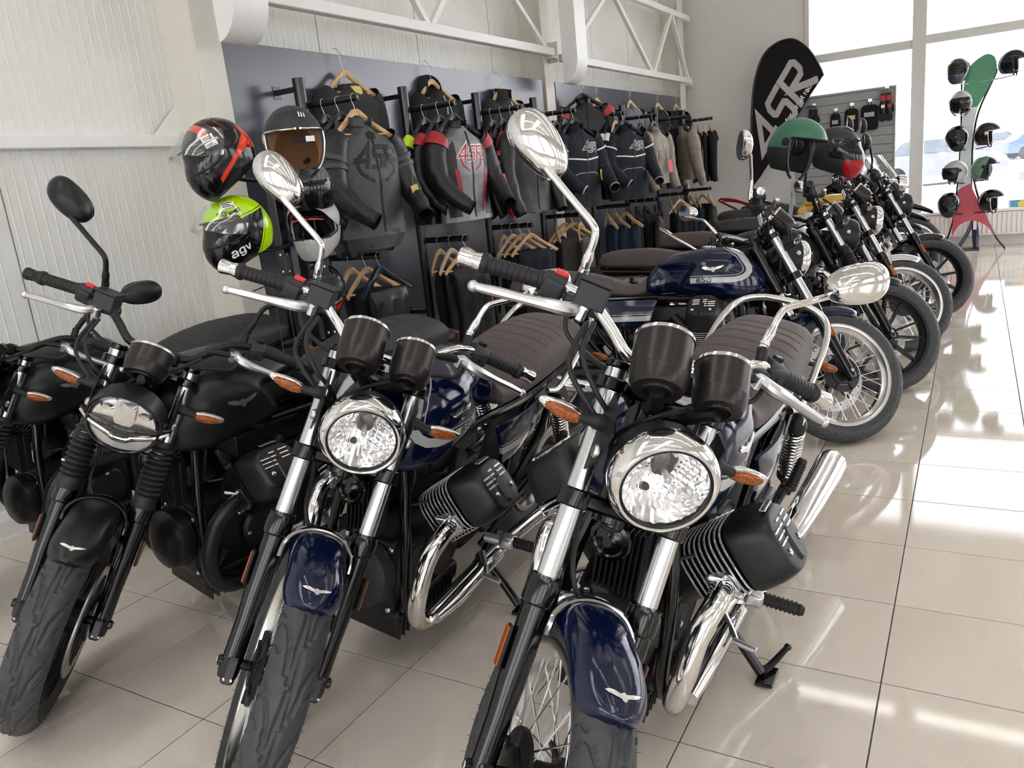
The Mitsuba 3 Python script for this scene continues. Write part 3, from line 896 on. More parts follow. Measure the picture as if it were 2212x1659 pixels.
        A('bulb_socket', put(cat(lathe([(.007, -.052), (.0195, -.052), (.0205, -.047), (.0175, -.040), (.007, -.042)], 24, True), move(lathe([(0, -.005), (.006, -.004), (.0072, 0), (.0065, .004), (0, .004)], 16), (-.012, -.046, -.038))), H + np.array([0, 0, .014]), hz, (0, 1, 0)), 'gauge_black', True, parent=hk)
        A('bulb', put(lathe([(0, -.05), (.006, -.05), (.006, -.012), (.0065, -.008), (.0065, .0), (.004, .003), (0, .0035)], 16), H + np.array([0, 0, .012]), hz, (0, 1, 0)), 'disc_steel', True, parent=hk)
        dome = lathe([(.0765, .0065), (.066, .0105), (.050, .0145), (.030, .0175), (.012, .0185), (.0005, .0188)], 48)
        A('lens', put(dome, H, hz, (0, 1, 0)), 'lens_clear', True, smooth=True, parent=hk)
        A('headlight_screw', put(lathe([(0, 0), (.005, 0), (.005, .002), (0, .003)], 10), H + np.array([.012, -.088, .0]), hz, (0, 1, 0)), 'steel', True, parent=hk)
    else:
        hk = A('headlight', put(lathe([(0, -.125), (.034, -.122), (.068, -.100), (.086, -.06), (.0945, -.02), (.0965, -.002), (.094, .010), (.088, .013), (.085, .010), (.085, .0), (0, 0)], 56), H, hz, (0, 1, 0)), 'black_gloss', True)
        up = Polygon([(-.080, .004)] + [(.080 * math.cos(a), .004 + .072 * math.sin(a)) for a in np.linspace(PI, 0, 24)])
        lo = Polygon([(-.079, -.022), (-.045, -.024), (-.030, -.030), (-.018, -.040), (.018, -.040), (.030, -.030), (.045, -.024), (.079, -.022)] + [(.079 * math.cos(a), -.022 + .060 * math.sin(a)) for a in np.linspace(0, -PI, 24)])
        A('upper_reflector', put(ext(up, .004), H + hz * .002, hz, (0, 1, 0)), 'reflector', True, parent=hk)
        A('lower_reflector', put(ext(lo, .003), H + hz * .002, hz, (0, 1, 0)), 'silver_paint', True, parent=hk)
        A('led_lens', put(hull(np.vstack([np.column_stack([sring(16, .018, .022, 4) + (0, .034), np.full(16, .006)]), np.column_stack([sring(16, .026, .031, 4) + (0, .036), np.full(16, .018)])])), H, hz, (0, 1, 0)), 'mirror_glass', True, parent=hk)
        for s in (-1, 1):
            A('led_reflector', put(hull(np.column_stack([np.vstack([sring(14, .018, .011, 2) + (s * .048, .044), sring(14, .012, .007, 2) + (s * .048, .044)]), np.repeat([.006, .014], 14)])), H, hz, (0, 1, 0)), 'chrome', True, parent=hk)
        barp = [(-.112, .012), (-.084, .0), (-.045, -.008), (-.028, -.014), (-.016, -.022), (.016, -.022), (.028, -.014), (.045, -.008), (.084, 0), (.112, .012)]
        for dz, rr_, mt in ((.004, .0055, 'black_gloss'), (-.012, .0060, 'chrome'), (-.021, .004, 'black_gloss')):
            A('daylight_bar', put(tube([(q[0] * (1 if dz > -.02 else .93), q[1] * (.4 if dz > 0 else 1) + dz, .020 - (abs(q[0]) / .112) ** 3 * .03) for q in barp], rr_, 8, 3), H, hz, (0, 1, 0)), mt, True, parent=hk)
        dome = lathe([(.0845, .010), (.070, .0175), (.050, .022), (.028, .0245), (.0005, .0255)], 48)
        A('lens', put(dome, H, hz, (0, 1, 0)), 'lens_clear', True, smooth=True, parent=hk)
        hood = []
        for a in np.linspace(.05, PI - .05, 28):
            o, i = .0985, .0950
            hood.append(np.array([[o * math.cos(a), o * math.sin(a), -.045], [o * math.cos(a), o * math.sin(a), .030 - .018 * abs(math.cos(a))], [i * math.cos(a), i * math.sin(a), .030 - .018 * abs(math.cos(a))], [i * math.cos(a), i * math.sin(a), -.045]]))
        A('headlight_hood', put(loft(hood), H, hz, (0, 1, 0)), 'black_paint', True, parent=hk)
    for s in (-1, 1):   # bracket plate, indicator
        pl = Polygon([(-.040, -.075), (.0, -.080), (.045, -.030), (.048, .030), (.020, .040), (.020, .062), (-.034, .066)])
        A('headlight_bracket', put(ext(pl, .004), fork(.615, s * .084 - .002, .034), (0, 1, 0), FN if False else (1, 0, 0)) if False else move(trimesh.Trimesh(np.column_stack([ext(pl, .004).vertices[:, 0], ext(pl, .004).vertices[:, 2], ext(pl, .004).vertices[:, 1]]), ext(pl, .004).faces[:, ::-1], process=False), (1.205, s * .105 - .002, .885)), 'black_matte', True)
        A('headlight_bolt', put(lathe([(0, .0), (.012, .0), (.0125, .004), (.009, .009), (0, .009)], 18), (1.238, s * .109, .868), (0, s, 0)), 'alloy', True)
        sk = A('turn_signal', tube([(1.195, s * .107, .902), (1.198, s * .125, .902), (1.199, s * .128, .902), (1.200, s * .140, .901), (1.202, s * .158, .900)], [.0155, .0145, .0115, .0100, .0085], 12), 'rubber', True)
        body = []
        for u, a, b in ((0, .006, .008), (.08, .0105, .0125), (.3, .0125, .0155), (.6, .0115, .0145), (.85, .0075, .0105), (.97, .003, .006), (1, .001, .003)):
            q = sring(16, a, b, 2.4)
            yy = .150 + u * .080
            body.append(np.column_stack([1.202 + q[:, 0] - .004 - u * .010, np.full(16, s * yy), .899 + q[:, 1] + .004 * u * u]))
        if s > 0:
            body = [b[::-1] for b in body]
        A('signal_housing', loft(body), 'chrome' if V['kind'] == 'special' else 'disc_steel', True, parent=sk, smooth=50)
        lens = []
        for u, a, b in ((.05, .004, .006), (.12, .0085, .0095), (.3, .0105, .0125), (.6, .0100, .0115), (.8, .006, .0075), (.86, .002, .003)):
            q = sring(16, a, b, 2.4)
            yy = .150 + u * .080
            lens.append(np.column_stack([1.2075 + q[:, 0] - u * .010 - .002, np.full(16, s * yy), .899 + q[:, 1] + .004 * u * u]))
        if s > 0:
            lens = [b[::-1] for b in lens]
        A('amber_lens', loft(lens), 'amber_deep', True, parent=sk, smooth=50)
    # ---------------- gauges
    gz = unit((-.78, 0, .63))
    gs = (((1.183, -.062, 1.035), .0515, .100), ((1.181, .058, 1.033), .0485, .088)) if V['gauge'] == 2 else (((1.195, .0, 1.010), .058, .075),)
    for (gp, gr, gh) in gs:
        h = gh / 2
        gk = A('gauge', put(lathe([(0, -h + .006), (gr * .44, -h + .006), (gr * .46, -h - .004), (gr * .52, -h - .004), (gr * .54, -h), (gr * .84, -h), (gr * .95, -h + .012), (gr, -h + .030), (gr * 1.0, -h + .0305), (gr * .99, -h + .0315), (gr * .99, -h + .0325), (gr, -h + .0335), (gr, h - .004), (0, h - .004)], 48), gp, gz), 'gauge_black', True, smooth=30)
        A('gauge_ring', put(lathe([(gr * 1.00, h - .004), (gr * 1.035, h - .003), (gr * 1.03, h + .003), (gr * .96, h + .006), (gr * .93, h + .003), (gr * .93, h - .004)], 48, True), gp, gz), 'chrome' if V['gauge'] == 2 else 'disc_steel', True, parent=gk)
        A('gauge_glass', put(lathe([(0, h - .003), (gr * .93, h - .003), (gr * .93, h + .001), (0, h + .003)], 40), gp, gz), 'black_gloss', True, parent=gk)
    A('gauge_bracket', cat(*[tube([fork(.70, s * .02, .0), fork(.70, s * .03, .05), np.array(gs[0][0] if s < 0 else gs[-1][0]) - gz * .048], [.016, .016, .014], 10, 3) for s in ((-1, 1) if V['gauge'] == 2 else (1,))]), 'black_satin', True)
    # ---------------- handlebar and controls
    half = [(1.090, 0, .988), (1.088, .035, .988), (1.077, .085, .994), (1.050, .125, 1.020), (1.020, .168, 1.043), (.998, .205, 1.047), (.967, .258, 1.035), (.931, .383, 1.012)]
    if tourer:
        half = [(p[0] - .03 * (i > 3), p[1] * 1.08, p[2] + .05 * (i > 2)) for i, p in enumerate(half)]
    full = [(p[0], -p[1], p[2]) for p in half[::-1]] + half[1:]
    A('handlebar', tube(full, .0112, 14, 5), bar, True)
    for s in (-1, 1):
        A('handlebar_clamp', put(cbox(.034, .030, .040, .006), (1.092, s * .045, .986), FU), 'black_satin', True)
    e1 = np.array(half[-1])
    e0 = np.array(half[-2])
    gd = unit(e1 - e0)
    for s in (-1, 1):
        f = np.array([1, s, 1])
        g1, g0 = e1 * f, (e1 - gd * .128) * f
        d = gd * f
        prof = [(0, 0), (.0185, 0), (.0195, .002), (.0195, .008), (.0165, .010)]
        for k in range(8):
            prof += [(.0170, .014 + k * .0115), (.0170, .021 + k * .0115), (.0158, .0225 + k * .0115), (.0158, .0240 + k * .0115)]
        prof += [(.0168, .108), (.0205, .112), (.021, .118), (.0205, .122), (0, .122)]
        A('grip', put(lathe(prof, 20), g0, d), 'rubber', True)
        A('bar_end', put(lathe([(0, .0), (.0175, .0), (.0180, .004), (.0155, .016), (.0160, .018), (.0185, .040), (.0175, .044), (.008, .045), (.006, .042), (0, .042)], 24), g1 + d * (-.004), d), bright, True)
        # switch housing
        sw = (e1 - gd * .150) * f
        hk2 = A('switch_housing', cat(put(lathe([(0, -.022), (.021, -.022), (.0235, -.016), (.0235, .016), (.021, .022), (0, .022)], 20), sw, d), put(rbox(.044, .052, .040, .008), sw + np.array([.004, 0, -.006]), (0, 0, 1), d * np.array([1, 1, 0]))), 'plastic_grey', True)
        if s < 0:
            A('kill_switch', put(cbox(.026, .012, .010, .002), sw + np.array([.004, .004, .026]), (0, 0, 1), d * np.array([1, 1, 0])), 'red_plastic', True, parent=hk2)
        else:
            A('switch_button', cat(put(cbox(.022, .014, .010, .002), sw + np.array([-.006, .004, .026]), (0, 0, 1), d * np.array([1, 1, 0])), put(cbox(.014, .012, .012, .002), sw + np.array([.024, .004, -.006]), (0, 0, 1))), 'black_satin', True, parent=hk2)
        # lever
        pv = np.array([1.022, s * .192, 1.032])
        lv = [pv, pv + np.array([.030, s * .022, -.004]), pv + np.array([.032, s * .060, -.010]), pv + np.array([.016, s * .105, -.022]), pv + np.array([-.002, s * .150, -.034]), np.array([1.006, s * .386, .987])]
        wv = [.0105, .0135, .0120, .0095, .0100, .0080]
        a_ = spline(np.column_stack([lv, wv]), 5)
        lev = tube(a_[:, :3], a_[:, 3], 10)
        A('lever', cat(lev, ball(lv[-1], .0112), put(cbox(.020, .016, .030, .003), pv + np.array([.022, -s * .004, -.006]), (0, 0, 1), (1, s * .5, 0))), 'alloy', True)
        if s < 0:
            rs = np.array([.990, s * .176, 1.062])
            rk2 = A('brake_reservoir', cat(put(rbox(.060, .050, .046, .004), rs + np.array([.022, 0, -.008]), (-.25, 0, 1), d * np.array([1, 1, 0])), put(rbox(.030, .090, .026, .008), pv + np.array([-.004, .012, .0]), (0, 0, 1))), 'plastic_grey', True)
            A('reservoir_cap', put(rbox(.064, .054, .007, .002), rs + np.array([.016, 0, .018]), (-.25, 0, 1), d * np.array([1, 1, 0])), 'plastic_grey', True, parent=rk2)
        else:
            A('clutch_perch', cat(put(rbox(.030, .060, .026, .008), pv + np.array([-.006, -.004, .0]), (0, 0, 1)), tube([pv + np.array([.012, .02, -.002]), pv + np.array([.022, -.035, -.004]), pv + np.array([.034, -.075, -.008])], [.010, .0105, .007], 10, 3)), 'black_satin', True)
        # mirror
        if not V.get('nomirror'):
            mb = np.array([.972, s * .199, 1.070])
            mc = np.array([.872, s * .360, 1.248])
            j, bd = (np.array([.930, s * .318, 1.212]), np.array([.978, s * .214, 1.164])) if s < 0 else (np.array([.872, s * .326, 1.206]), np.array([.918, s * .222, 1.150]))
            st = [mb, mb + (bd - mb) * .4, mb + (bd - mb) * .86, bd + (j - bd) * .10, bd + (j - bd) * .5, j]
            if tourer:
                mc = np.array([.90, s * .37, 1.42]); j = np.array([.93, s * .32, 1.34])
                st = [mb + np.array([0, 0, .06]), mb + np.array([0, s * .02, .12]), j]
            mk = A('mirror_arm', cat(tube(st, [.0074] * len(st), 12, 5), put(lathe([(0, 0), (.009, 0), (.009, .009), (.0105, .010), (.0105, .018), (.009, .019), (.0095, .024), (.0105, .040), (.0070, .058), (0, .058)], 12), st[0], st[1] - st[0]), cyl(j, j + (j - st[-2]) / np.linalg.norm(j - st[-2]) * .022, .0078, 12)), bright, True)
            mz = unit((.93, s * .10, .12)) if not tourer else unit((1, s * .1, 0))
            mx = unit(np.array([-.25, s * .80, .42]) - mz * (np.array([-.25, s * .80, .42]) @ mz)) if not tourer else unit((-.1, s * .5, .85))
            a0, b0 = (.071, .042) if not tourer else (.070, .042)
            rg = []
            for u in np.linspace(0, 1, 12):
                sc = math.cos(u * PI / 2) ** .62 if u < 1 else .03
                q = sring(36, a0 * sc, b0 * sc, 2.25)
                q[:, 1] *= 1 + .16 * q[:, 0] / a0
                q[:, 0] -= .020 * u
                rg.append(np.column_stack([q, np.full(36, .048 * math.sin(u * PI / 2))]))
            shell = [np.column_stack([sring(36, a0 * .94, b0 * .94, 2.25), np.full(36, -.006)])] + [np.column_stack([sring(36, a0, b0, 2.25) * np.array([1, 1]), np.full(36, -.004)])] + rg
            A('mirror_mount', ccyl(np.array([.998, s * .203, 1.040]), mb + np.array([.002, 0, .006]), .0115, 14), 'black_satin', True, parent=mk)
            hk3 = A('mirror', put(loft(shell), mc, mz, mx), bright, True, smooth=40)
            A('mirror_glass', put(lathe([(0, -.0085), (1, -.0085), (1, -.0065), (0, -.0065)], 36), (0, 0, 0)).apply_transform(np.diag([a0 * .90, b0 * .90, 1, 1])) if False else put(loft([np.column_stack([sring(36, a0 * .9, b0 * .9, 2.25), np.full(36, -.0085)]), np.column_stack([sring(36, a0 * .9, b0 * .9, 2.25), np.full(36, -.0060)])]), mc, mz, mx), 'mirror_glass', True, parent=hk3)
    if tourer:
        for s in (-1, 1):
            gp = []
            for u in np.linspace(0, 1, 12):
                c = np.array([1.10 - .22 * u + .02 * math.sin(u * PI), s * (.20 + .26 * u), 1.075 - .01 * u])
                hh = .030 + .045 * math.sin(u * PI) ** .8
                gp.append(np.array([c + (0.0, 0, -hh), c + (.012, 0, 0), c + (-.01, 0, hh), c + (-.014, 0, hh), c + (.006, 0, 0), c + (-.005, 0, -hh)]))
            A('hand_guard', loft(gp), 'black_gloss', True)
        # windscreen and nose
        ws = []
        for u in np.linspace(0, 1, 12):
            k = np.linspace(-1, 1, 13)
            w = .16 - .05 * u
            o = np.column_stack([1.345 - .16 * u - .07 * k * k, w * k, np.full(13, 1.0 + .24 * u) - .02 * k * k])
            ws.append(np.vstack([o, (o - np.array([.004, 0, 0]))[::-1]]))
        A('windscreen', loft(ws), 'lens_clear', True)
        for s in (-1, 1):
            A('headlight_surround', put(lathe([(.084, -.06), (.092, -.02), (.088, .006), (.078, .01), (.076, 0), (.06, -.04)], 40, True), (1.36, s * .092, .93), (1, 0, -.05)), 'chrome', True)
            A('headlight_lens', put(lathe([(.076, 0), (.05, .010), (.0, .014)], 32), (1.36, s * .092, .93), (1, 0, -.05)), 'mirror_glass', True)
    # ---------------- cables from the controls into the frame
    for m in ([(1.080, -.170, 1.030), (1.130, -.180, .985), (1.175, -.140, .945), (1.170, -.085, .900), (1.150, -.055, .840)],
              [(1.075, -.182, 1.022), (1.145, -.196, .962), (1.190, -.135, .915), (1.175, -.070, .860), (1.175, -.050, .800)],
              [(1.030, -.215, 1.030), (1.050, -.200, .985), (1.075, -.150, .965), (1.090, -.090, .950), (1.080, -.03, .90)],
              [(1.100, .115, 1.020), (1.165, .050, .985), (1.190, -.020, .950), (1.165, -.055, .890), (1.130, -.060, .830)],
              [(1.030, .215, 1.030), (1.055, .195, .990), (1.085, .130, .985), (1.100, .075, .960), (1.080, .03, .90)],
              [(1.200, -.070, .735), (1.215, -.060, .690), (1.285, -.045, .625), (1.315, .055, .520), (1.385, .088, .470)]):
        A('cable', tube(m, .0052, 8, 5), 'rubber', True)
    # ---------------- tank
    tm = tank_mesh()
    tk = A('fuel_tank', tm, V['tank'], smooth=True, uv=np.array(tm.vertices)[:, [0, 2]])
    for s in (-1, 1):
        A('emblem', on_side(eagle(.102, .0026), tm, s, .905, .822, rot=.02 if s > 0 else .05), 'chrome' if V['kind'] == 'special' else 'disc_steel', smooth=False, parent=tk)
        if V['stripe']:
            A('number_850', on_side(text('850', .021, .0006, True, slant=0.0, wide=1.35), tm, s, .862, .7705, .0006), 'blue_paint', smooth=False, parent=tk)
    A('filler_cap', put(lathe([(0, 0), (.036, 0), (.038, .004), (.036, .010), (.026, .013), (0, .014)], 32), (.86, 0, .934), (.03, 0, 1)), bright if V['kind'] == 'special' else 'black_satin', parent=tk)
    # ---------------- seat, panels, tail
    smesh = seat_mesh()
    A('seat', smesh, V['seat'], smooth=50)
    pm = panel_mesh()
    for s in (-1, 1):
        m = pm if s > 0 else mirror_y(pm)
        pk = A('side_panel', m, V['panel'], smooth=True, uv=np.array(m.vertices)[:, [0, 2]])
        if V['kind'] != 'bobber':
            A('lettering', on_side(text('V7', .030, .0025, True, slant=.25), m, s, .50 + s * .048, .648, .0008), 'gold' if V['kind'] == 'special' else 'disc_steel', smooth=False, parent=pk)
            if V['kind'] == 'special':
                A('lettering', on_side(text('special', .020, .0022, True, slant=.35), m, s, .50 - s * .018, .647, .0008), 'rim_alloy', smooth=False, parent=pk)
    A('tail_piece', cat(move(rbox(.30, .20, .05, .02), (-.05, 0, .715)), move(rbox(.10, .12, .06, .02), (-.20, 0, .73))), 'black_satin')
    tl = A('tail_light', move(rbox(.05, .10, .06, .015), (-.255, 0, .735)), 'black_satin')
    A('red_lens', move(rbox(.012, .086, .048, .005), (-.280, 0, .735)), 'red_plastic', parent=tl)
    A('rear_fender', fender_mesh(.75, 2.75, .372, .088, drop=.05), 'black_satin', smooth=40)
    for s in (-1, 1):
        rk3 = A('rear_signal', tube([(-.20, s * .06, .70), (-.21, s * .135, .70)], .008, 10), 'rubber')
        A('amber_lens', ball((-.212, s * .165, .70), (.012, .038, .014)), 'amber_deep', parent=rk3)
    if V['kind'] == 'special' or V.get('rail'):
        hl = [(.26, .150, .690), (.19, .166, .690), (.06, .166, .765), (-.06, .160, .832), (-.125, .132, .872), (-.150, .075, .893), (-.155, 0, .898)]
        A('grab_rail', tube([(p[0], -p[1], p[2]) for p in hl[::-1]][::-1][::1][:-1] + [hl[-1]] + hl[-2::-1], .0105, 12, 5), bright)
    # ---------------- rear wheel
    Rr, Wr = .318, .150
    wr = .212
    def rw(m):
        return move(m, (0, 0, .318))
    rk4 = A('rear_wheel', rw(rim_mesh(wr, .060, 56)), rimmat)
    A('tyre', rw(tyre_mesh(Rr, Wr, wr, False, 96, 20)), 'tyre', smooth=50, parent=rk4)
    A('hub', rw(cat(ylathe([(.012, -.08), (.075, -.075), (.080, -.05), (.05, -.03), (.05, .03), (.085, .045), (.085, .06), (.012, .07)], 28))), 'black_satin', parent=rk4)
    if V['wheel'] == 'spoked':
        sp = []
        for k in range(36):
            s = (1, -1)[k % 2]
            a1 = k / 36 * 2 * PI
            a0 = a1 + (.62 if (k // 2) % 2 else -.62)
            p0 = np.array([.062 * math.cos(a0), s * .045, .062 * math.sin(a0)])
            p1 = np.array([(wr - .020) * math.cos(a1), s * .014, (wr - .020) * math.sin(a1)])
            sp.append(tube([p0, p1], .0019, 5))
        A('spokes', rw(cat(sp)), 'steel', parent=rk4, kind='stuff')
    else:
        A('wheel_arms', rw(cat(*[hull(np.vstack([[.05 * d + t * (u * .008 + q * .01) + np.array([0, v * .03, 0]) for u in (-1, 1) for v in (-1, 1)], [(wr - .016) * d + t * (u * .006 + q * .045) + np.array([0, v * .016, 0]) for u in (-1, 1) for v in (-1, 1)]]))
                               for a in np.arange(6) / 6 * 2 * PI for q in (-1, 1) for d in [np.array([math.cos(a), 0, math.sin(a)])] for t in [np.array([-math.sin(a), 0, math.cos(a)])]])), 'black_satin', parent=rk4, kind='stuff')
    A('rear_brake_disc', rw(disc_mesh(.13, .09, .085, 24)), 'disc_steel', smooth=False)
    A('swing_arm', cat(tube([(.45, .12, .335), (.25, .135, .335), (.02, .125, .318)], [.026, .024, .022], 12, 3), tube([(.45, -.12, .335), (.25, -.13, .33), (.06, -.125, .318)], [.04, .04, .042], 12, 3), ball((.0, -.115, .318), (.085, .04, .08))), 'black_satin')
    for s in (-1, 1):
        t_, b_ = np.array([.192, s * .166, .640]), np.array([.023, s * .160, .377])
        d = unit(b_ - t_)
        L = np.linalg.norm(b_ - t_)
        u = unit(np.cross(d, (0, 1, 0)))
        w = np.cross(d, u)
        sh = A('shock_absorber', cat(put(lathe([(0, -.018), (.016, -.018), (.028, .0), (.031, .012), (.031, .022), (.012, .024), (.012, L * .55), (.019, L * .55), (.019, L * .84), (.030, L * .86), (.030, L * .90), (.018, L * .95), (.014, L + .012), (0, L + .012)], 22), t_, d)), 'black_satin')
        hs = [t_ + d * (.028 + (L * .82 - .028) * k / 168) + .0265 * (math.cos(k / 12 * 2 * PI) * u + math.sin(k / 12 * 2 * PI) * w) for k in range(169)]
        A('spring', tube(hs, .0042, 7), bright if V['kind'] == 'special' else 'black_gloss', parent=sh)
        A('shock_mount', ccyl(t_ - np.array([0, s * .03, 0]), t_ + np.array([0, s * .022, 0]), .014, 14), bright, parent=sh)
    # ---------------- frame and engine
    fr = []
    for s in (-1, 1):
        fr += [tube([(1.06, s * .03, .80), (1.02, s * .07, .70), (1.045, s * .115, .50), (1.02, s * .13, .26), (.86, s * .135, .185), (.55, s * .125, .20), (.44, s * .11, .34), (.40, s * .12, .60), (.34, s * .13, .70)], .0155, 10, 4),
               tube([(1.06, s * .03, .84), (.85, s * .07, .70), (.60, s * .11, .70), (.30, s * .125, .70), (-.12, s * .10, .72)], .0145, 10, 4),
               tube([(.42, s * .12, .36), (.27, s * .14, .52), (.19, s * .145, .68)], .012, 10, 3), tube([(.60, s * .125, .25), (.38, s * .165, .38), (.20, s * .175, .435)], .010, 10, 3)]
    fr.append(ccyl(fork(.47, 0, -.05), fork(.72, 0, -.05), .033, 18))
    fr.append(tube([(1.10, 0, .82), (.90, 0, .74), (.60, 0, .70)], .022, 10, 3))
    A('frame', cat(fr), 'black_gloss')
    eng = [move(rbox(.36, .17, .25, .03), (.86, 0, .335)), *[ccyl((.80, s * .08, .33), (.80, s * .108, .33), .085, 28, .01) for s in (-1, 1)], *[tube([(.70, s * .095, .44), (.88, s * .105, .455), (1.00, s * .095, .42)], .011, 8, 3) for s in (-1, 1)], *[tube([(.95, s * .09, .30), (1.00, s * .10, .24), (.92, s * .10, .20)], .014, 8, 3) for s in (-1, 1)], move(rbox(.26, .20, .22, .03), (.56, 0, .36)), move(rbox(.34, .21, .07, .02), (.86, 0, .205)), move(rbox(.20, .16, .16, .02), (.70, 0, .50)), move(rbox(.30, .13, .09, .02), (.72, 0, .62))]
    eng += [ccyl((.56, s * .06, .36), (.56, s * .135, .36), .075, 24, .012) for s in (-1, 1)]
    ek = A('engine_block', cat(eng), 'engine_black', smooth=40)
    A('alternator_cover', put(lathe([(0, 0), (.098, 0), (.100, .012), (.092, .040), (.075, .052), (.045, .058), (0, .060)], 40), (1.055, 0, .36), (1, 0, .12)), 'plastic_grey' if V['kind'] == 'special' else 'black_satin', parent=ek)
    A('cooling_ribs', cat(*[move(cbox(.035, .0045, .15, .001), (1.065, yy, .565)) for yy in np.linspace(-.048, .048, 9)], move(rbox(.030, .105, .15, .01), (1.048, 0, .565))), 'engine_black', parent=ek)
    A('sump_ribs', cat(*[move(cbox(.005, .22, .060, .001), (xx, 0, .182)) for xx in np.linspace(.74, 1.02, 13)]), 'engine_black', parent=ek)
    A('crankcase_bolts', cat(*[put(lathe([(0, 0), (.008, 0), (.008, .004), (.005, .006), (0, .006)], 10), (x_, s * y_, z_), (xn, s * yn, 0)) for s in (-1, 1) for x_, y_, z_, xn, yn in ((1.04, .07, .44, 1, 0), (1.04, .075, .25, 1, 0), (.98, .085, .27, 0, 1), (.87, .108, .33, 0, 1), (.80, .108, .40, 0, 1), (.95, .085, .41, 0, 1))]), 'steel', parent=ek)
    if not tourer:
        A('horn', cat(put(lathe([(0, 0), (.043, 0), (.045, .004), (.042, .010), (.034, .012), (.030, .009), (.018, .012), (.010, .018), (0, .018)], 36), (1.115, -.012, .632), (.95, -.05, .12)), ccyl((1.10, -.012, .632), (1.06, -.01, .64), .015, 10)), 'black_gloss')
    for s in (-1, 1):
        O = np.array([.875, s * .02, .390])
        c = unit((0, s, 1.0))                # along the cylinder
        nn = unit((0, -s, 1.0))              # square to it, upwards
        ex = np.array([1.0, 0, 0])
        ck = A('cylinder', put(lathe([(0, .08), (.062, .08), (.062, .30), (0, .30)], 24), O, c), 'engine_black')
        for k in range(9):
            q = Polygon(sring(40, .084 - .004 * (k % 2) * 0, .080, 3.6))
            q = q.difference(sbox(.045, .066, .1, .1)) if k < 8 else q
            m = ext(q, .0030, .160 + k * .0130)
            vv = np.array(m.vertices)
            rim = ext(q.difference(q.buffer(-.0022)), .0036, .160 + k * .0130 - .0003)
            mm = cat(m, rim)
            uvx = np.concatenate([np.zeros(len(m.vertices)), np.ones(len(rim.vertices))])
            mm = put(mm, O, c, ex)
            A('fin', mm, 'fin' if V['kind'] == 'special' else 'engine_black', smooth=False, uv=np.column_stack([uvx, uvx]), parent=ck)
        # valve cover: a stack of shrinking rounded sections
        sec = []
        for h_, a_, b_, p_ in ((.274, .080, .079, 4), (.282, .082, .081, 4), (.306, .081, .080, 4), (.330, .077, .077, 3.8), (.350, .071, .072, 3.6), (.362, .065, .067, 3.4), (.3665, .058, .061, 3.4), (.3675, .030, .035, 3)):
            sec.append(np.column_stack([sring(44, a_, b_, p_) + np.array([-.004 * (h_ > .3), .008 * (h_ - .262) / .1]), np.full(44, h_)]))
        hk4 = A('valve_cover', put(loft(sec), O, c, ex), 'engine_black', smooth=30)
        # the two ranks of bright ribs, the badge and the bolts stand on the outer face
        q_ = np.cross(c, ex)                 # second in-plane axis of put()
        up = 1 if q_ @ nn > 0 else -1
        def P3(x, n_, h_):
            return O + ex * x + nn * n_ + c * h_
        bars = []
        for k in range(4):
            for xx in (-.040, .0, .030):
                w_ = .032 if xx else .020
                if (xx < 0 and k == 3) or (xx > .02 and k == 0):
                    continue
                bars.append(put(cbox(w_, .0050, .006, .001), P3(xx + .008, .036 - k * .0135, .3675), c, ex))
        for b_ in bars:
            A('bright_rib', b_, 'rim_alloy', parent=hk4)
        tp = unit(c * .55 + nn * .85)
        A('badge', put(cbox(.056, .0135, .003, .0008), P3(-.002, .0690, .3585), tp, ex), 'silver_paint', parent=hk4)
        tx = text('MOTO GUZZI', .0062, .0006, True)
        A('badge_text', put(tx, P3(-.002, .0690, .3585) + tp * .0016, tp, -s * ex), 'black_gloss', smooth=False, parent=hk4)
        A('cover_bolt', cat(*[put(lathe([(0, 0), (.0075, 0), (.0075, .003), (.004, .005), (0, .005)], 12), P3(xx, -.028, .3670), c) for xx in (-.044, .036)]), 'steel', parent=hk4)
        A('cover_spine', put(hull(np.vstack([np.column_stack([sring(16, .016, .042, 5) + (0, 0), np.full(16, .364)]), np.column_stack([sring(16, .010, .034, 5), np.full(16, .3735)])])), P3(-.004, -.024, 0), c, ex), 'black_satin', parent=hk4)
        A('intake_stub', tube([P3(-.05, .06, .22), P3(-.10, .05, .16), (.70, s * .06, .60)], [.026, .026, .03], 12, 3), 'engine_black', parent=hk4)
        A('spark_lead', tube([P3(.085, .055, .20), P3(.12, .08, .17), (1.0, s * .10, .66), (.96, s * .05, .70)], .0042, 8, 4), 'rubber', parent=hk4)
        A('spark_plug', cat(ccyl(P3(.090, -.01, .225), P3(.115, .012, .215), .0065, 10), ccyl(P3(.084, -.016, .228), P3(.092, -.008, .224), .009, 6)), 'steel', parent=hk4)
        # exhaust
        ep = P3(.070, -.030, .215)
        hd = [ep, ep + np.array([.055, s * .004, -.008]), (1.045, s * .185, .455), (1.068, s * .180, .36), (1.045, s * .168, .270), (.985, s * .158, .215), (.900, s * .154, .200), (.76, s * .156, .205), (.60, s * .165, .225), (.45, s * .190, .250), (.32, s * .215, .270)]
        pts = spline(np.column_stack([hd, [.026] + [.0245] * 10]), 7)
        m = tube(pts[:, :3], pts[:, 3], 22)
        ring = np.repeat(np.linspace(0, 1, len(pts)), 22)
        ang = np.tile(np.arange(22) / 22 * 6.28, len(pts))
        warm = np.clip(1 - np.abs(ring - .47) / .14, 0, 1)
        A('exhaust_header', m, V['pipe'], smooth=True, uv=np.column_stack([np.append(warm, [0, 0]), np.append(ang, [0, 0])]))
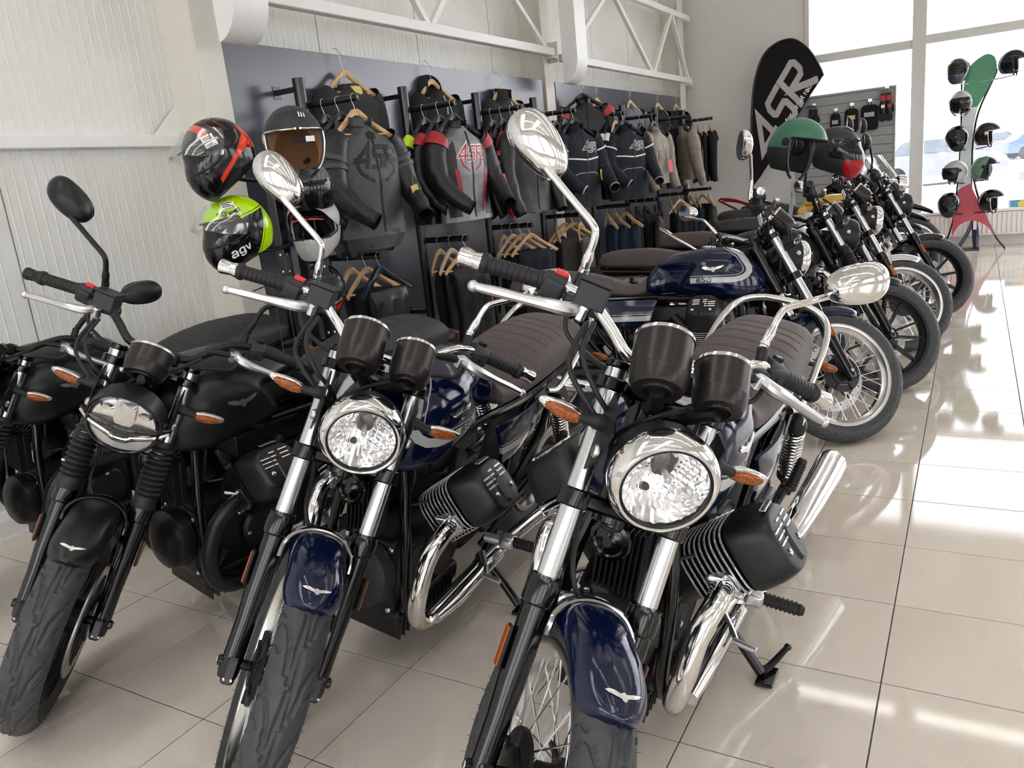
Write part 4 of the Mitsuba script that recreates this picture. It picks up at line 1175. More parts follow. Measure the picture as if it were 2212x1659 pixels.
        A('exhaust_flange', cat(put(lathe([(.022, -.004), (.036, -.004), (.036, .006), (.022, .006)], 24, True), ep, hd[1] - ep), *[ccyl(ep + np.array([.0, 0, zz]) + nn * 0, ep + np.array([.024, s * .002, zz - .004]), .0065, 8) for zz in (-.036, .034)]), 'alloy')
        sd = [np.array(hd[5]) * [1, 1, 1] + [-.015, s * .03, .012], (.84, s * .186, .218), (.72, s * .190, .232), (.60, s * .196, .248)]
        A('heat_shield', tube(sd, [.015, .022, .022, .019], 16, 4), bright if V['kind'] == 'special' else V['pipe'])
        mz_ = [(.34, s * .212, .266), (.28, s * .222, .276), (.10, s * .236, .300), (-.14, s * .250, .330), (-.285, s * .256, .352)]
        mr = [.022, .034, .044, .049, .050]
        pm_ = spline(np.column_stack([mz_, mr]), 6)
        inner = [(-.285, s * .256, .352), (-.284, s * .256, .352), (-.20, s * .253, .338)]
        mk2 = A('muffler', cat(tube(pm_[:, :3], pm_[:, 3], 26, cap=False), tube(inner, [.050, .042, .040], 26)), V['pipe'] if V['kind'] != 'special' else 'chrome', smooth=50)
        # pegs
        pk2 = A('footpeg_bracket', cat(tube([(.62, s * .15, .30), (.61, s * .215, .305)], .016, 12), put(rbox(.05, .05, .04, .012), (.61, s * .225, .308))), 'alloy')
        prof = [(0, 0), (.013, 0), (.016, .004)]
        for k in range(8):
            prof += [(.0175, .008 + k * .0108), (.0175, .0135 + k * .0108), (.0145, .0140 + k * .0108), (.0145, .0180 + k * .0108)]
        prof += [(.016, .098), (.011, .108), (0, .110)]
        A('footpeg', put(lathe(prof, 14), (.608, s * .236, .310), (-.04, s, .06)), 'rubber', parent=pk2)
        A('pedal', cat(tube([(.64, s * .155, .255), (.70, s * .20, .252), (.745, s * .225, .255)], [.011, .008, .007], 8, 3), ccyl((.745, s * .215, .255), (.752, s * .275, .258), .009, 10)), 'alloy')
        pp = A('passenger_peg_bracket', cat(tube([(.40, s * .165, .36), (.22, s * .185, .435)], .011, 10), put(rbox(.03, .03, .03, .008), (.21, s * .19, .437))), 'black_satin')
        A('passenger_peg', put(lathe(prof[:3] + [(a_ * .95, b_ * .95) for a_, b_ in prof[3:]], 14), (.208, s * .198, .436), (-.16, s * .12, .98) if s > 0 else (-.16, s * .12, .98)), 'rubber', parent=pp)
    A('side_stand', cat(tube([(.62, .135, .235), (.605, .20, .175), (.600, .285, .092)], [.016, .014, .014], 12, 3), tube([(.600, .285, .092), (.575, .300, .100), (.500, .325, .125)], [.013, .010, .008], 10, 3), ball((.498, .326, .126), .010), put(rbox(.085, .045, .010, .004), (.598, .303, .085), unit((0, -.24, .97)))), 'black_gloss')
    A('stand_spring', tube([(.60, .150, .20), (.63, .20, .16)], .006, 8), 'steel')
    if V.get('rack'):
        rk = []
        for s in (-1, 1):
            rk += [tube([(.25, s * .12, .74), (.05, s * .14, .80), (-.20, s * .12, .90), (-.36, s * .09, .93)], .012, 10, 3), tube([(.10, s * .13, .70), (-.12, s * .13, .77), (-.36, s * .09, .90)], .011, 10, 3),
                   tube([(-.05, s * .135, .84), (-.14, s * .13, .775)], .009, 8), tube([(.12, s * .135, .775), (.03, s * .13, .725)], .009, 8), tube([(-.36, s * .09, .93), (-.38, s * .085, .915), (-.36, s * .09, .90)], .011, 8)]
        rk.append(tube([(-.20, -.12, .90), (-.20, .12, .90)], .010, 8))
        A('tail_frame', cat(rk), V['rack'])
    return B


_built = {}


def bike_matrices(p):
    x, y, psi, lean, st = p
    L = np.eye(4)
    L[:3, :3] = rotm((0, 0, 1), psi) @ rotm((1, 0, 0), -lean)
    L[:3, 3] = (x, y, 0)
    S = np.eye(4)
    Rm = rotm(FU, st)
    S[:3, :3] = Rm
    S[:3, 3] = STEER_O - Rm @ STEER_O
    return L, L @ S


def place_bike(V, p, label, group=None, hero=True, name='motorcycle'):
    key = (repr(sorted(V.items())), hero)
    if key not in _built:
        _built[key] = build_bike(V, hero)
    t = thing(name, label, 'motorcycle', group)
    L, F = bike_matrices(p)
    for k, d, front, kind, lab in _built[key].parts:
        scene[t + '__' + k] = {**d, 'to_world': T4(F if front else L)}
        if kind or lab:
            tag(t + '__' + k, lab, None, None, kind)
    return t


POSES = {'A': (-.570, .512, -1.583, .243, .666), 'B': (-1.390, .568, -1.507, .244, .672), 'C': (-1.943, .548, -1.668, .203, .809), 'E': (-1.782, 1.606, .130, .209, .589)}
# ------------------------------------------------------------------ clothes racks, hangers and garments (a garment faces +x, its hanger's hook is at the origin)
def leather(r, g, b, k=1.0):
    return proc(lambda p, n, uv: mi.Color3f(r, g, b) * (0.72 + 0.56 * fbm(p.x * 34, p.y * 34, p.z * 22)))


def wool(r, g, b):
    return proc(lambda p, n, uv: mi.Color3f(r, g, b) * (0.8 + 0.4 * fbm(p.x * 160, p.y * 160, p.z * 160)))


P('leather_black', leather(.009, .009, .010), .40, spec=.4)
P('leather_grey', leather(.050, .051, .054), .46, spec=.35)
P('leather_silver', leather(.17, .172, .18), .36, .25)
P('leather_red', leather(.34, .012, .018), .40)
P('leather_taupe', leather(.215, .180, .145), .5)
P('textile_black', wool(.0085, .009, .011), .85, spec=.25)
P('textile_navy', wool(.012, .0135, .020), .8, spec=.3)
P('knit_black', wool(.0085, .0085, .009), .9)
P('knit_charcoal', wool(.024, .0225, .022), .9)
P('knit_grey', wool(.15, .145, .175), .9)
P('cloth_grey', wool(.060, .055, .050), .85)
P('denim_blue', wool(.014, .026, .055), .85)
P('lime', (.55, .75, .02), .5)
P('print_white', (.72, .72, .72), .5)
P('print_grey', (.30, .30, .31), .4)
P('print_black', (.005, .005, .006), .4, spec=.25)
P('ochre', (.52, .42, .14), .7)
P('rack_black', (.008, .008, .009), .22, 0, .5)
P('hanger_wood', proc(lambda p, n, uv: mix((.46, .265, .125), (.60, .39, .205), fbm(p.x * 22 + uv.x, p.y * 22, p.z * 60))), .42, 0, .35)
P('hanger_pale', proc(lambda p, n, uv: mix((.58, .43, .27), (.68, .54, .37), fbm(p.x * 22 + uv.x, p.y * 22, p.z * 60))), .42, 0, .35)
P('hanger_plastic', (.020, .022, .026), .3)
P('tag_red', (.62, .03, .05), .35)
P('tag_yellow', (.70, .60, .05), .4)

LOGO4 = [(.62, 0), (.62, 1), (0, .34), (.80, .34)]
LOGOS = [(1.62, .93), (1.06, .93), (.98, .80), (.98, .62), (1.04, .54), (1.42, .54), (1.48, .46), (1.48, .16), (1.42, .07), (.86, .07)]
LOGOR = [(1.72, 0), (1.72, .93), (2.28, .93), (2.36, .84), (2.36, .62), (2.28, .52), (1.80, .52), (2.50, .0)]


def logo_poly(h, w=.20, slant=.28):
    p = strokes([LOGO4, LOGOS, LOGOR], w)
    p = affinity.affine_transform(p, [h, slant * h, 0, h, -1.28 * h, -.5 * h])
    return p


def hanger_mesh(wide=.43, thick=.013, plastic=False):
    """shoulder-shaped, in the yz plane, hook opening at the origin"""
    w = wide / 2
    top = [(0, -.062), (.018, -.064), (.050, -.085), (.10, -.125), (w * .8, -.172), (w, -.205)]
    s = spline(np.column_stack([top, np.zeros(len(top))]), 5)[:, :2]
    th = .034 if not plastic else .042
    low = s - np.column_stack([np.linspace(0, .012, len(s)), np.linspace(th, .016, len(s))])
    half = np.vstack([s, low[::-1]])
    poly = Polygon(np.vstack([half, (half * (-1, 1))[::-1]])).buffer(.0015)
    t = thick * (2.2 if plastic else 1)
    m = ext(poly, t, -t / 2)
    v = np.array(m.vertices)
    # bowed forwards towards the tips
    x = v[:, 2] + .045 * (np.abs(v[:, 0]) / w) ** 2
    bar = None
    m = trimesh.Trimesh(np.column_stack([x, v[:, 0], v[:, 1]]), m.faces, process=False)
    if not plastic:
        bar = cyl((.040, -w * .92, -.199), (.040, w * .92, -.199), .0055, 8)
        m = cat(m, bar)
    return m


def hook_mesh():
    a = np.linspace(-.4, PI * 1.15, 12)
    return tube(np.vstack([[(0, 0, -.075), (0, 0, -.040)], np.column_stack([np.zeros(12), -.021 * np.cos(a[::-1]) * 1, .021 * np.sin(a[::-1]) - .005])]), .0018, 6, 2)


def hook_over_bar():
    """a hook that goes over a bar running along x"""
    a = np.linspace(-1.1, PI + .1, 14)[::-1]
    arc = np.column_stack([np.zeros(14), .021 * np.cos(a[::-1]), .021 * np.sin(a[::-1])])[::-1]
    return tube(np.vstack([[(0, 0, -.078), (0, -.004, -.050), (0, -.018, -.020)], np.column_stack([np.zeros(14), .021 * np.cos(np.linspace(PI + .2, -.9, 14)), .021 * np.sin(np.linspace(PI + .2, -.9, 14))])]), .0019, 6)


_hang = {'wood': mikit.ply(hanger_mesh(), 'hanger_wood', smooth=40), 'pale': mikit.ply(hanger_mesh(.42), 'hanger_pale', smooth=40), 'plastic': mikit.ply(hanger_mesh(.44, .013, True), 'hanger_plastic', smooth=40)}
_hook = mikit.ply(hook_over_bar(), 'steel', smooth=True)


def hanger(kind, o, yaw, label, group=None):
    t = thing({'wood': 'wooden_hanger', 'pale': 'wooden_hanger', 'plastic': 'plastic_hanger'}[kind], label, 'hanger', group)
    M = pose(o, yaw)
    scene[t + '__bow'] = {**_hang[kind], 'to_world': T4(M)}
    scene[t + '__hook'] = {**_hook, 'to_world': T4(M)}
    return t


def wrinkle(m, amp, seed, f=(9, 9, 3.5)):
    m.merge_vertices()
    m.fix_normals() if False else None
    v = np.array(m.vertices)
    n = np.array(m.vertex_normals)
    k = meshkit.fbm(v * np.array(f) + seed * 3.7, 3, seed) - .5
    k2 = np.abs(meshkit.noise(v * np.array(f) * 1.7 + seed, seed + 9) - .5)
    return trimesh.Trimesh(v + n * (amp * (k * 2.2 - k2 * 1.1))[:, None], m.faces, process=False)


def body_mesh(sh=.215, hem=.245, L=.62, dep=.085, amp=.010, seed=1, flare=0.0, top=-.150):
    prof = [(.0, .062, .058, 0), (.02, .070, .064, .004), (.045, .10, .070, .008), (.075, sh * .80, .076, .010), (.11, sh, .084, .012), (.18, sh + .010, dep + .012, .016), (.30, sh + .002, dep + .014, .018), (.45, (sh + hem) / 2 - .01, dep, .014), (L - .06, hem, dep, .010),
            (L, hem + .004, dep + .004 + flare, .010)]
    z = np.array([p[0] for p in prof])
    zz = np.linspace(0, L, 44)
    A_ = [np.interp(zz, z, [p[k] for p in prof]) for k in (1, 2, 3)]
    n = 56
    rings = []
    for q, a, b, c in zip(zz, *A_):
        r = sring(n, b, a, 2.35)
        rings.append(np.column_stack([r[:, 0] + c + .02, r[:, 1], np.full(n, top - q)]))
    m = loft(rings[::-1], cap=False)
    return wrinkle(m, amp, seed)


def sleeve_mesh(s, pts, rr, amp=.008, seed=2, ribs=None):
    c = spline(np.column_stack([[(x, s * y, z) for x, y, z in pts], rr]), 9)
    m = tube(c[:, :3], c[:, 3], 22, cap=False)
    v = np.array(m.vertices)
    if ribs:
        k = np.repeat(np.arange(len(c)) / (len(c) - 1), 22)
        for a, b, per in ribs:
            on = sstep(a, a + .02, k) * sstep(b, b - .02, k)
            cen = np.repeat(c[:, :3], 22, axis=0)
            d = v - cen
            v = v + d * (on * .07 * np.abs(np.sin(PI * (k - a) / per)))[:, None]
        m = trimesh.Trimesh(v, m.faces, process=False)
    return wrinkle(m, amp, seed, (14, 14, 9))


SLEEVE = {'bent': ([(.03, .175, -.215), (.03, .225, -.27), (.035, .262, -.38), (.075, .272, -.49), (.150, .250, -.575), (.225, .215, -.640), (.262, .195, -.668)], [.070, .079, .080, .068, .058, .048, .044]),
          'hang': ([(.03, .175, -.215), (.03, .225, -.27), (.035, .255, -.40), (.050, .262, -.52), (.085, .258, -.64), (.125, .245, -.74), (.14, .240, -.775)], [.070, .078, .076, .068, .058, .048, .045]),
          'short': ([(.03, .170, -.205), (.03, .22, -.25), (.035, .26, -.33), (.04, .275, -.39)], [.070, .082, .080, .078]),
          'soft': ([(.03, .170, -.205), (.02, .215, -.26), (.02, .245, -.40), (.02, .25, -.56), (.03, .245, -.72), (.04, .24, -.78)], [.068, .072, .062, .054, .045, .042])}


def collar_mesh(h=.045, seed=1, open_=.35):
    rings = []
    n = 30
    a = np.linspace(open_, 2 * PI - open_, n)
    for u, r0, r1 in ((0, .068, .072), (.5, .066, .070), (1, .070, .076)):
        rings.append(np.column_stack([.024 + r0 * np.cos(a), r1 * np.sin(a), -.152 + h * u + .012 * np.cos(a) * -1]))
    o = np.vstack(rings)
    v, f = [], []
    k = len(rings)
    i, j = np.meshgrid(np.arange(k - 1), np.arange(n - 1), indexing='ij')
    q = (i * n + j).ravel()
    f = np.vstack([np.column_stack([q, q + 1, q + 1 + n]), np.column_stack([q, q + 1 + n, q + n])])
    inn = o * [1, 1, 1] - np.column_stack([np.cos(np.tile(a, k)) * .006, np.sin(np.tile(a, k)) * .006, np.zeros(n * k)])
    return trimesh.Trimesh(np.vstack([o, inn]), np.vstack([f, f[:, ::-1] + n * k]), process=False)


def on_front(flat, body, y=0, z=0, lift=.0015, rot=0.0):
    from scipy.interpolate import griddata
    m = refine(flat, .02)
    v = np.array(m.vertices)
    c, s = math.cos(rot), math.sin(rot)
    Y, Z = y + v[:, 0] * c - v[:, 1] * s, z + v[:, 0] * s + v[:, 1] * c
    bv = np.array(body.vertices)
    bv = bv[bv[:, 0] > .02]
    X = griddata(bv[:, 1:], bv[:, 0], np.column_stack([Y, Z]), method='linear')
    Xn = griddata(bv[:, 1:], bv[:, 0], np.column_stack([Y, Z]), method='nearest')
    X = np.where(np.isnan(X), Xn, X)
    return trimesh.Trimesh(np.column_stack([X + lift + v[:, 2], Y, Z]), m.faces, process=False)


def patch(pts):
    return ext(Polygon(pts), .002)


def band_on_sleeve(s, pts, rr, u0, u1, grow=1.035):
    c = spline(np.column_stack([[(x, s * y, z) for x, y, z in pts], rr]), 9)
    k = len(c)
    c = c[int(u0 * k):max(int(u1 * k), int(u0 * k) + 2)]
    return tube(c[:, :3], c[:, 3] * grow, 22, cap=False)


_garm = {}


def garment(key, spec):
    """list of (name, ply, material is inside) for a garment kind"""
    if key in _garm:
        return _garm[key]
    out = []
    n = {}

    def A(name, mesh, mat, smooth=50, label=None):
        k = n.get(name, -1) + 1
        n[name] = k
        out.append((name if not k else f'{name}_{k:03d}', mikit.ply(mesh, mat, smooth=smooth), label))
    sd = sum(map(ord, key))
    amp = spec.get('amp', .009)
    b = body_mesh(spec.get('sh', .215), spec.get('hem', .235), spec.get('L', .60), spec.get('dep', .080), amp, sd, spec.get('flare', 0))
    A('torso', b, spec['body'])
    sl = spec.get('sleeve', 'bent')
    if sl:
        pts, rr = SLEEVE[sl]
        rr = [r * spec.get('slim', 1.0) for r in rr]
        for s in (-1, 1):
            A('sleeve', sleeve_mesh(s, pts, rr, amp, sd + s, spec.get('ribs')), spec.get('arm', spec['body']))
            if sl in ('bent', 'hang'):
                A('cuff', band_on_sleeve(s, pts, rr, .93, 1.0, 1.06), spec.get('trim', 'print_black'))
            if 'shoulder' in spec:
                A('shoulder_patch', band_on_sleeve(s, pts, [r * 1.0 for r in rr], .06, .20, 1.07), spec['shoulder'], label=spec.get('shoulder_label'))
            if 'armstripe' in spec:
                A('reflective_stripe', band_on_sleeve(s, pts, rr, .24, .27, 1.06), spec['armstripe'])
            if 'pads' in spec:
                for u in (.24, .31):
                    A('arm_pad', band_on_sleeve(s, pts, rr, u, u + .055, 1.09), spec['pads'])
            if 'forearm' in spec:
                A('forearm_panel', band_on_sleeve(s, pts, rr, .52, .86, 1.045), spec['forearm'])
    if spec.get('collar', True):
        A('collar', collar_mesh(spec.get('ch', .045), sd), spec.get('collar_mat', spec['body']))
    zl = -.152 - spec.get('L', .60)
    if spec.get('zip', True):
        A('zip', on_front(ext(sbox(-.006, zl + .02, .006, -.185), .002), b), spec.get('zipmat', 'print_black'), smooth=False)
    for nm, mesh, mat in spec.get('decals', lambda b: [])(b):
        A(nm, mesh, mat, smooth=False)
    if spec.get('hood'):
        hd = ball((.0, 0, -.13), (.085, .115, .105), 3)
        v = np.array(hd.vertices)
        v[:, 0] -= .035
        v = v[:, :]
        hm = trimesh.Trimesh(v, hd.faces, process=False)
        hole = trimesh.creation.icosphere(subdivisions=3)
        hole.apply_scale([.09, .075, .085])
        hole.apply_translation((.045, 0, -.115))
        hm = trimesh.boolean.difference([hm, hole], engine='manifold')
        A('hood', wrinkle(hm, .006, 5), spec['body'])
    if spec.get('tail'):
        r = []
        for u in np.linspace(0, 1, 8):
            q = sring(28, .085 + .012 * u, .215 - .05 * u ** 2, 2.3)
            r.append(np.column_stack([q[:, 0] + .03 - .02 * u, q[:, 1], np.full(28, zl + .03 - .10 * u * 1.0) - .03 * u * (q[:, 0] < 0)]))
        A('tail_flap', wrinkle(loft(r[::-1], cap=False), .006, 8), spec['body'])
    _garm[key] = out
    return out


def hang(key, spec, name, o, yaw, label, cat_='jacket', group=None, kind='plastic', hlabel=None, s=1.0, flat=1.0):
    t = thing(name, label, cat_, group)
    M = pose(o, yaw, s=s) @ np.diag([flat, 1, 1, 1])
    for nm, d, lab in garment(key, spec):
        scene[t + '__' + nm] = {**d, 'to_world': T4(M)}
        if lab:
            tag(t + '__' + nm, lab)
    if hlabel:
        hanger(kind, o, yaw, hlabel)
    return t


def race_decals(b):
    o = [('chest_logo', on_front(ext(logo_poly(.122), .0012), b, 0, -.325, .0012), 'print_black')]
    for s in (-1, 1):
        o.append(('chest_panel', on_front(ext(LineString([(s * .155, -.33), (s * .125, -.41), (s * .045, -.455)]).buffer(.010, cap_style=2), .0012), b), 'print_black'))
    o.append(('collar_tab', on_front(ext(sbox(-.025, -.222, .025, -.197).buffer(.004), .004), b), 'print_black'))
    return o


def silver_decals(b):
    o = [('chest_logo_back', on_front(ext(logo_poly(.100, .26), .0010), b, .0, -.325, .0012), 'print_white'), ('chest_logo', on_front(ext(logo_poly(.100, .14), .0010), b, .0, -.325, .0026), 'leather_red')]
    for s in (-1, 1):
        o.append(('red_panel', on_front(patch([(s * .125, -.42), (s * .16, -.42), (s * .10, -.70), (s * .085, -.70)] if s > 0 else [(-.125, -.42), (-.085, -.70), (-.10, -.70), (-.16, -.42)]), b), 'leather_red'))
        o.append(('red_piping', on_front(ext(LineString([(s * .11, -.33), (s * .085, -.40), (s * .03, -.435)]).buffer(.006, cap_style=2), .0012), b), 'leather_red'))
        o.append(('black_panel', on_front(patch([(s * .135, -.24), (s * .205, -.30), (s * .215, -.72), (s * .125, -.72), (s * .14, -.5)]), b, lift=.0006), 'leather_black'))
    return o


def touring_decals(b):
    o = [('reflective_stripe', on_front(ext(LineString([(-.20, -.395), (0, -.415), (.20, -.395)]).buffer(.006, cap_style=2), .0012), b), 'print_white'),
         ('chest_logo_back', on_front(ext(logo_poly(.075, .27), .001), b, .055, -.315), 'print_white'), ('chest_logo', on_front(ext(logo_poly(.075, .15), .001), b, .055, -.315, .0028), 'print_black'),
         ('sleeve_seam', on_front(ext(LineString([(-.20, -.56), (-.10, -.52), (.10, -.52), (.20, -.56)]).buffer(.003), .001), b), 'print_grey')]
    return o


def badge_decals(b):
    return [('badge', on_front(ext(Point(-.095, -.33).buffer(.024).difference(Point(-.095, -.33).buffer(.020)), .001), b), 'print_grey'), ('badge_letter', on_front(ext(strokes([[(-.104, -.342), (-.104, -.318), (-.090, -.318), (-.088, -.328), (-.104, -.330), (-.088, -.342)]], .004), .001), b), 'print_grey'),
            ('seam', on_front(ext(LineString([(-.18, -.40), (.18, -.40)]).buffer(.0025), .001), b), 'print_black')]


def taupe_decals(b):
    o = [('quilted_rib', on_front(ext(sbox(.035, -.385 - k * .022, .115, -.371 - k * .022).buffer(.003), .005), b), 'leather_taupe') for k in range(5)]
    o += [('quilted_rib', on_front(ext(sbox(-.115, -.385 - k * .022, -.035, -.371 - k * .022).buffer(.003), .005), b), 'leather_taupe') for k in range(5)]
    return o


def neck_decals(b):
    return [('neck_lining', on_front(ext(Point(0, -.175).buffer(.045).intersection(sbox(-.1, -.215, .1, -.165)), .001), b), 'ochre')]


SPEC = {
    'race': dict(body='leather_grey', arm='leather_black', pads='leather_grey', decals=race_decals, trim='print_black', tail=True, sh=.22, collar_mat='leather_grey'),
    'silver': dict(body='leather_silver', arm='leather_black', shoulder='leather_red', forearm='leather_black', decals=silver_decals, trim='print_black', collar_mat='leather_black', sh=.22),
    'blackred': dict(body='leather_black', arm='leather_black', shoulder='leather_red', shoulder_label='red shoulder patch', collar_mat='leather_black', sh=.22),
    'blacklime': dict(body='textile_black', arm='leather_black', shoulder='lime', shoulder_label='lime yellow shoulder patch', pads='leather_black', sh=.22),
    'textile': dict(body='textile_black', sh=.225, L=.64, amp=.011),
    'touring': dict(body='textile_navy', decals=touring_decals, sh=.225, L=.66, amp=.012, hem=.25, armstripe='print_white', trim='print_grey'),
    'ribbed': dict(body='leather_black', ribs=[(.12, .55, .06)], sleeve='hang'),
    'red': dict(body='leather_red', arm='leather_red', sleeve='hang', pads='leather_red', trim='leather_black'),
    'classic': dict(body='leather_black', sleeve='hang', decals=badge_decals, L=.62),
    'taupe': dict(body='leather_taupe', sleeve='hang', ribs=[(.10, .32, .035), (.66, .90, .035)], decals=taupe_decals, trim='leather_taupe', L=.56, zipmat='print_grey', hem=.215),
    'white_print': dict(body='textile_black', shoulder='print_white', shoulder_label='white printed shoulder patch', L=.64),
    'sweat': dict(body='knit_charcoal', sleeve='soft', collar=False, zip=False, amp=.006, decals=neck_decals, dep=.055, L=.62),
    'hoodie': dict(body='knit_black', sleeve='soft', collar=False, zip=True, zipmat='print_grey', amp=.008, hood=True, dep=.065),
    'softshell': dict(body='knit_charcoal', sleeve='soft', zip=True, zipmat='print_white', ch=.075, amp=.007, dep=.06),
    'tee_black': dict(body='knit_black', sleeve='short', collar=False, zip=False, amp=.006, dep=.05),
    'tee_grey': dict(body='knit_grey', sleeve='short', collar=False, zip=False, amp=.006, dep=.05),
    'thin': dict(body='knit_black', sleeve='soft', slim=.8, collar=False, zip=False, amp=.006, dep=.03, sh=.19, hem=.20, L=.62),
}

# ---- racks: one rack per pair of arms (upper and lower), each a post held off the board
ARMY = [1.64, 2.60, 3.51, 4.44, 5.55, 6.46, 7.51, 8.56]
LOWY = [1.655, 2.578, 3.50, 4.467, 5.56, 6.40, 7.443, 8.40]
ORD = ['first', 'second', 'third', 'fourth', 'fifth', 'sixth', 'seventh', 'eighth']
XP = -3.135
for k, (ya, yl) in enumerate(zip(ARMY, LOWY)):
    t = thing('clothes_rack', f'black tube post with two arms for clothes, {ORD[k]} of the row from the helmet rack', 'clothes rack')
    yp = ya - .055
    add('post', cat(ccyl((XP, yp, 1.62), (XP, yp, 2.0), .034, 24), ccyl((XP, yp, .10), (XP, yp, 1.64), .029, 20)), 'rack_black', parent=t)
    for zz in (1.945, .5):
        add('wall_bracket', cat(box(XC - .012, yp - .012, zz - .014, XP, yp + .012, zz + .014, .002), box(XC - .013, yp - .03, zz - .035, XC - .008, yp + .03, zz + .035, .001)), 'rack_black', smooth=False, parent=t)
    for (yy, zz, nm) in ((ya, 1.856, 'upper_arm'), (yl, .990, 'lower_arm')):
        ak = add(nm, cat(ccyl((XP, yy, zz), (-2.775, yy, zz), .0195, 20), ccyl((XP, yp, zz), (XP, yy + .0, zz), .018, 14)), 'rack_black', parent=t)
        add('end_cap', put(lathe([(.012, -.001), (.0205, -.001), (.0205, .003), (.012, .003)], 20, True), (-2.775, yy, zz), (1, 0, 0)), 'rubber', parent=ak)
    add('foot', box(XP - .05, yp - .05, 0, XP + .05, yp + .05, .10, .004), 'rack_black', smooth=False, parent=t)

ZU, ZL = 1.856, .990
J = [  # arm, x, yaw degrees, kind, hanger, label
    (0, -3.03, 4, 'textile', 'plastic', 'plain black textile jacket at the back of the first clothes arm'),
    (0, -2.92, -4, 'race', 'plastic', 'dark grey leather racing jacket in the middle of the first clothes arm'),
    (0, -2.805, -6, 'race', 'wood', 'dark grey leather racing jacket with large black chest lettering at the front of the first arm'),
    (1, -3.03, 2, 'blacklime', 'plastic', 'black jacket with lime yellow shoulder patches on the second clothes arm'),
    (1, -2.91, -3, 'blackred', 'plastic', 'black leather jacket with red shoulder patches in the middle of the second arm'),
    (1, -2.80, -8, 'silver', 'plastic', 'silver and black leather racing jacket with red stripes at the front of the second arm'),
    (2, -3.05, 3, 'ribbed', 'plastic', 'black leather jacket with quilted sleeves at the back of the third arm'),
    (2, -2.96, 0, 'ribbed', 'plastic', 'black leather jacket with quilted sleeves next to the red jacket'),
    (2, -2.875, 4, 'red', 'plastic', 'red leather jacket on the third clothes arm'),
    (2, -2.795, -12, 'classic', 'wood', 'smooth black leather jacket with a round chest badge at the front of the third arm'),
    (3, -3.06, 4, 'textile', 'plastic', 'plain black textile jacket at the back of the fourth clothes arm'),
    (3, -2.98, 0, 'white_print', 'plastic', 'black textile jacket with white shoulder print on the fourth arm'),
    (3, -2.89, 2, 'textile', 'plastic', 'plain black textile jacket in the middle of the fourth clothes arm'),
    (3, -2.80, -16, 'touring', 'plastic', 'navy black touring jacket with a white chest stripe and outlined lettering on the fourth arm'),
    (4, -3.05, 2, 'textile', 'plastic', 'plain black textile jacket at the back of the fifth clothes arm'),
    (4, -2.95, 4, 'white_print', 'plastic', 'black textile jacket with white shoulder print at the back of the fifth arm'),
    (4, -2.87, -2, 'white_print', 'pale', 'black textile jacket with white shoulder print beside the striped touring jacket on the fifth arm'),
    (4, -2.79, -24, 'touring', 'plastic', 'navy black touring jacket with white stripes at the front of the fifth arm'),
    (5, -2.96, 2, 'textile', 'plastic', 'plain black textile jacket behind the taupe leather jacket'),
    (5, -2.82, -8, 'taupe', 'plastic', 'taupe leather jacket with a quilted chest at the front of the sixth arm'),
    (6, -2.98, 0, 'textile', 'plastic', 'plain black textile jacket on the seventh clothes arm'),
    (6, -2.84, 42, 'taupe', 'plastic', 'taupe leather jacket turned sideways on the seventh arm'),
    (7, -3.04, 14, 'thin', 'wood', 'thin black base layer shirt at the back of the last clothes arm'),
    (7, -2.96, 18, 'thin', 'wood', 'thin black base layer shirt second from the back on the last arm'),
    (7, -2.88, 14, 'thin', 'pale', 'thin black base layer shirt second from the front on the last arm'),
    (7, -2.81, 20, 'thin', 'wood', 'thin black base layer shirt at the front of the last clothes arm'),
]
for a, x, yaw, kd, hk, lab in J:
    zz = ZU
    front = max(j[1] for j in J if j[0] == a) == x
    hang(kd, SPEC[kd], 'jacket' if kd != 'thin' else 'shirt', (x, ARMY[a], zz), math.radians(yaw), lab, 'jacket' if kd != 'thin' else 'shirt', None, hk, ('wooden' if hk != 'plastic' else 'plastic') + ' hanger of the ' + lab, flat=.95 if front else .55)
W = [(2.126, 2.165, 'sweat', 'wood', 'charcoal sweatshirt hung high on the dark board above the first clothes arm', 'shirt', 'sweatshirt'),
     (3.066, 2.165, 'hoodie', 'wood', 'black hooded sweatshirt hung high on the dark board', 'hoodie', 'hoodie'),
     (4.05, 2.155, 'softshell', 'wood', 'charcoal zipped softshell hung high on the board above the red jacket', 'jacket', 'softshell_jacket'),
     (5.46, 2.155, 'blackred', 'plastic', 'black and red racing jersey hung beside the white column', 'jersey', 'jersey'),
     (6.03, 2.145, 'tee_black', 'wood', 'black shirt on a brown hanger on the second board, left of the grey one', 'shirt', 'shirt'),
     (6.98, 2.155, 'tee_grey', 'pale', 'lavender grey shirt hung on the second dark board', 'shirt', 'shirt'),
     (7.91, 2.155, 'tee_black', 'pale', 'black shirt on a pale hanger on the second board, right of the grey one', 'shirt', 'shirt'),
     (8.62, 2.165, 'tee_black', 'wood', 'black shirt hung last on the second board, nearest the corner', 'shirt', 'shirt')]
for yy, zz, kd, hk, lab, ct, nm in W:
    hang(kd, SPEC[kd], nm, (XC + (.045 if kd != 'blackred' else .14), yy, zz - .010), math.radians(-3 if kd != 'blackred' else -48), lab, ct, None, hk, ('plastic' if hk == 'plastic' else 'wooden') + ' hanger of the ' + lab)
    t = thing('board_hook', 'small wire hook on the dark board holding the ' + lab.split(' hung')[0].split(' on a')[0] + f' at board place {int(yy * 10)}', 'hook')
    labels[t]['label'] = 'small wire hook over the hanger of the ' + lab.split(' hung')[0]
    add('wire', tube([(XC - .012, yy, zz + .060), (XC + .010, yy, zz + .060), (XC + .040, yy, zz + .020), (XC + .055, yy, zz + .012), (XC + .062, yy, zz + .030)], .0022, 6, 4), 'steel', parent=t)


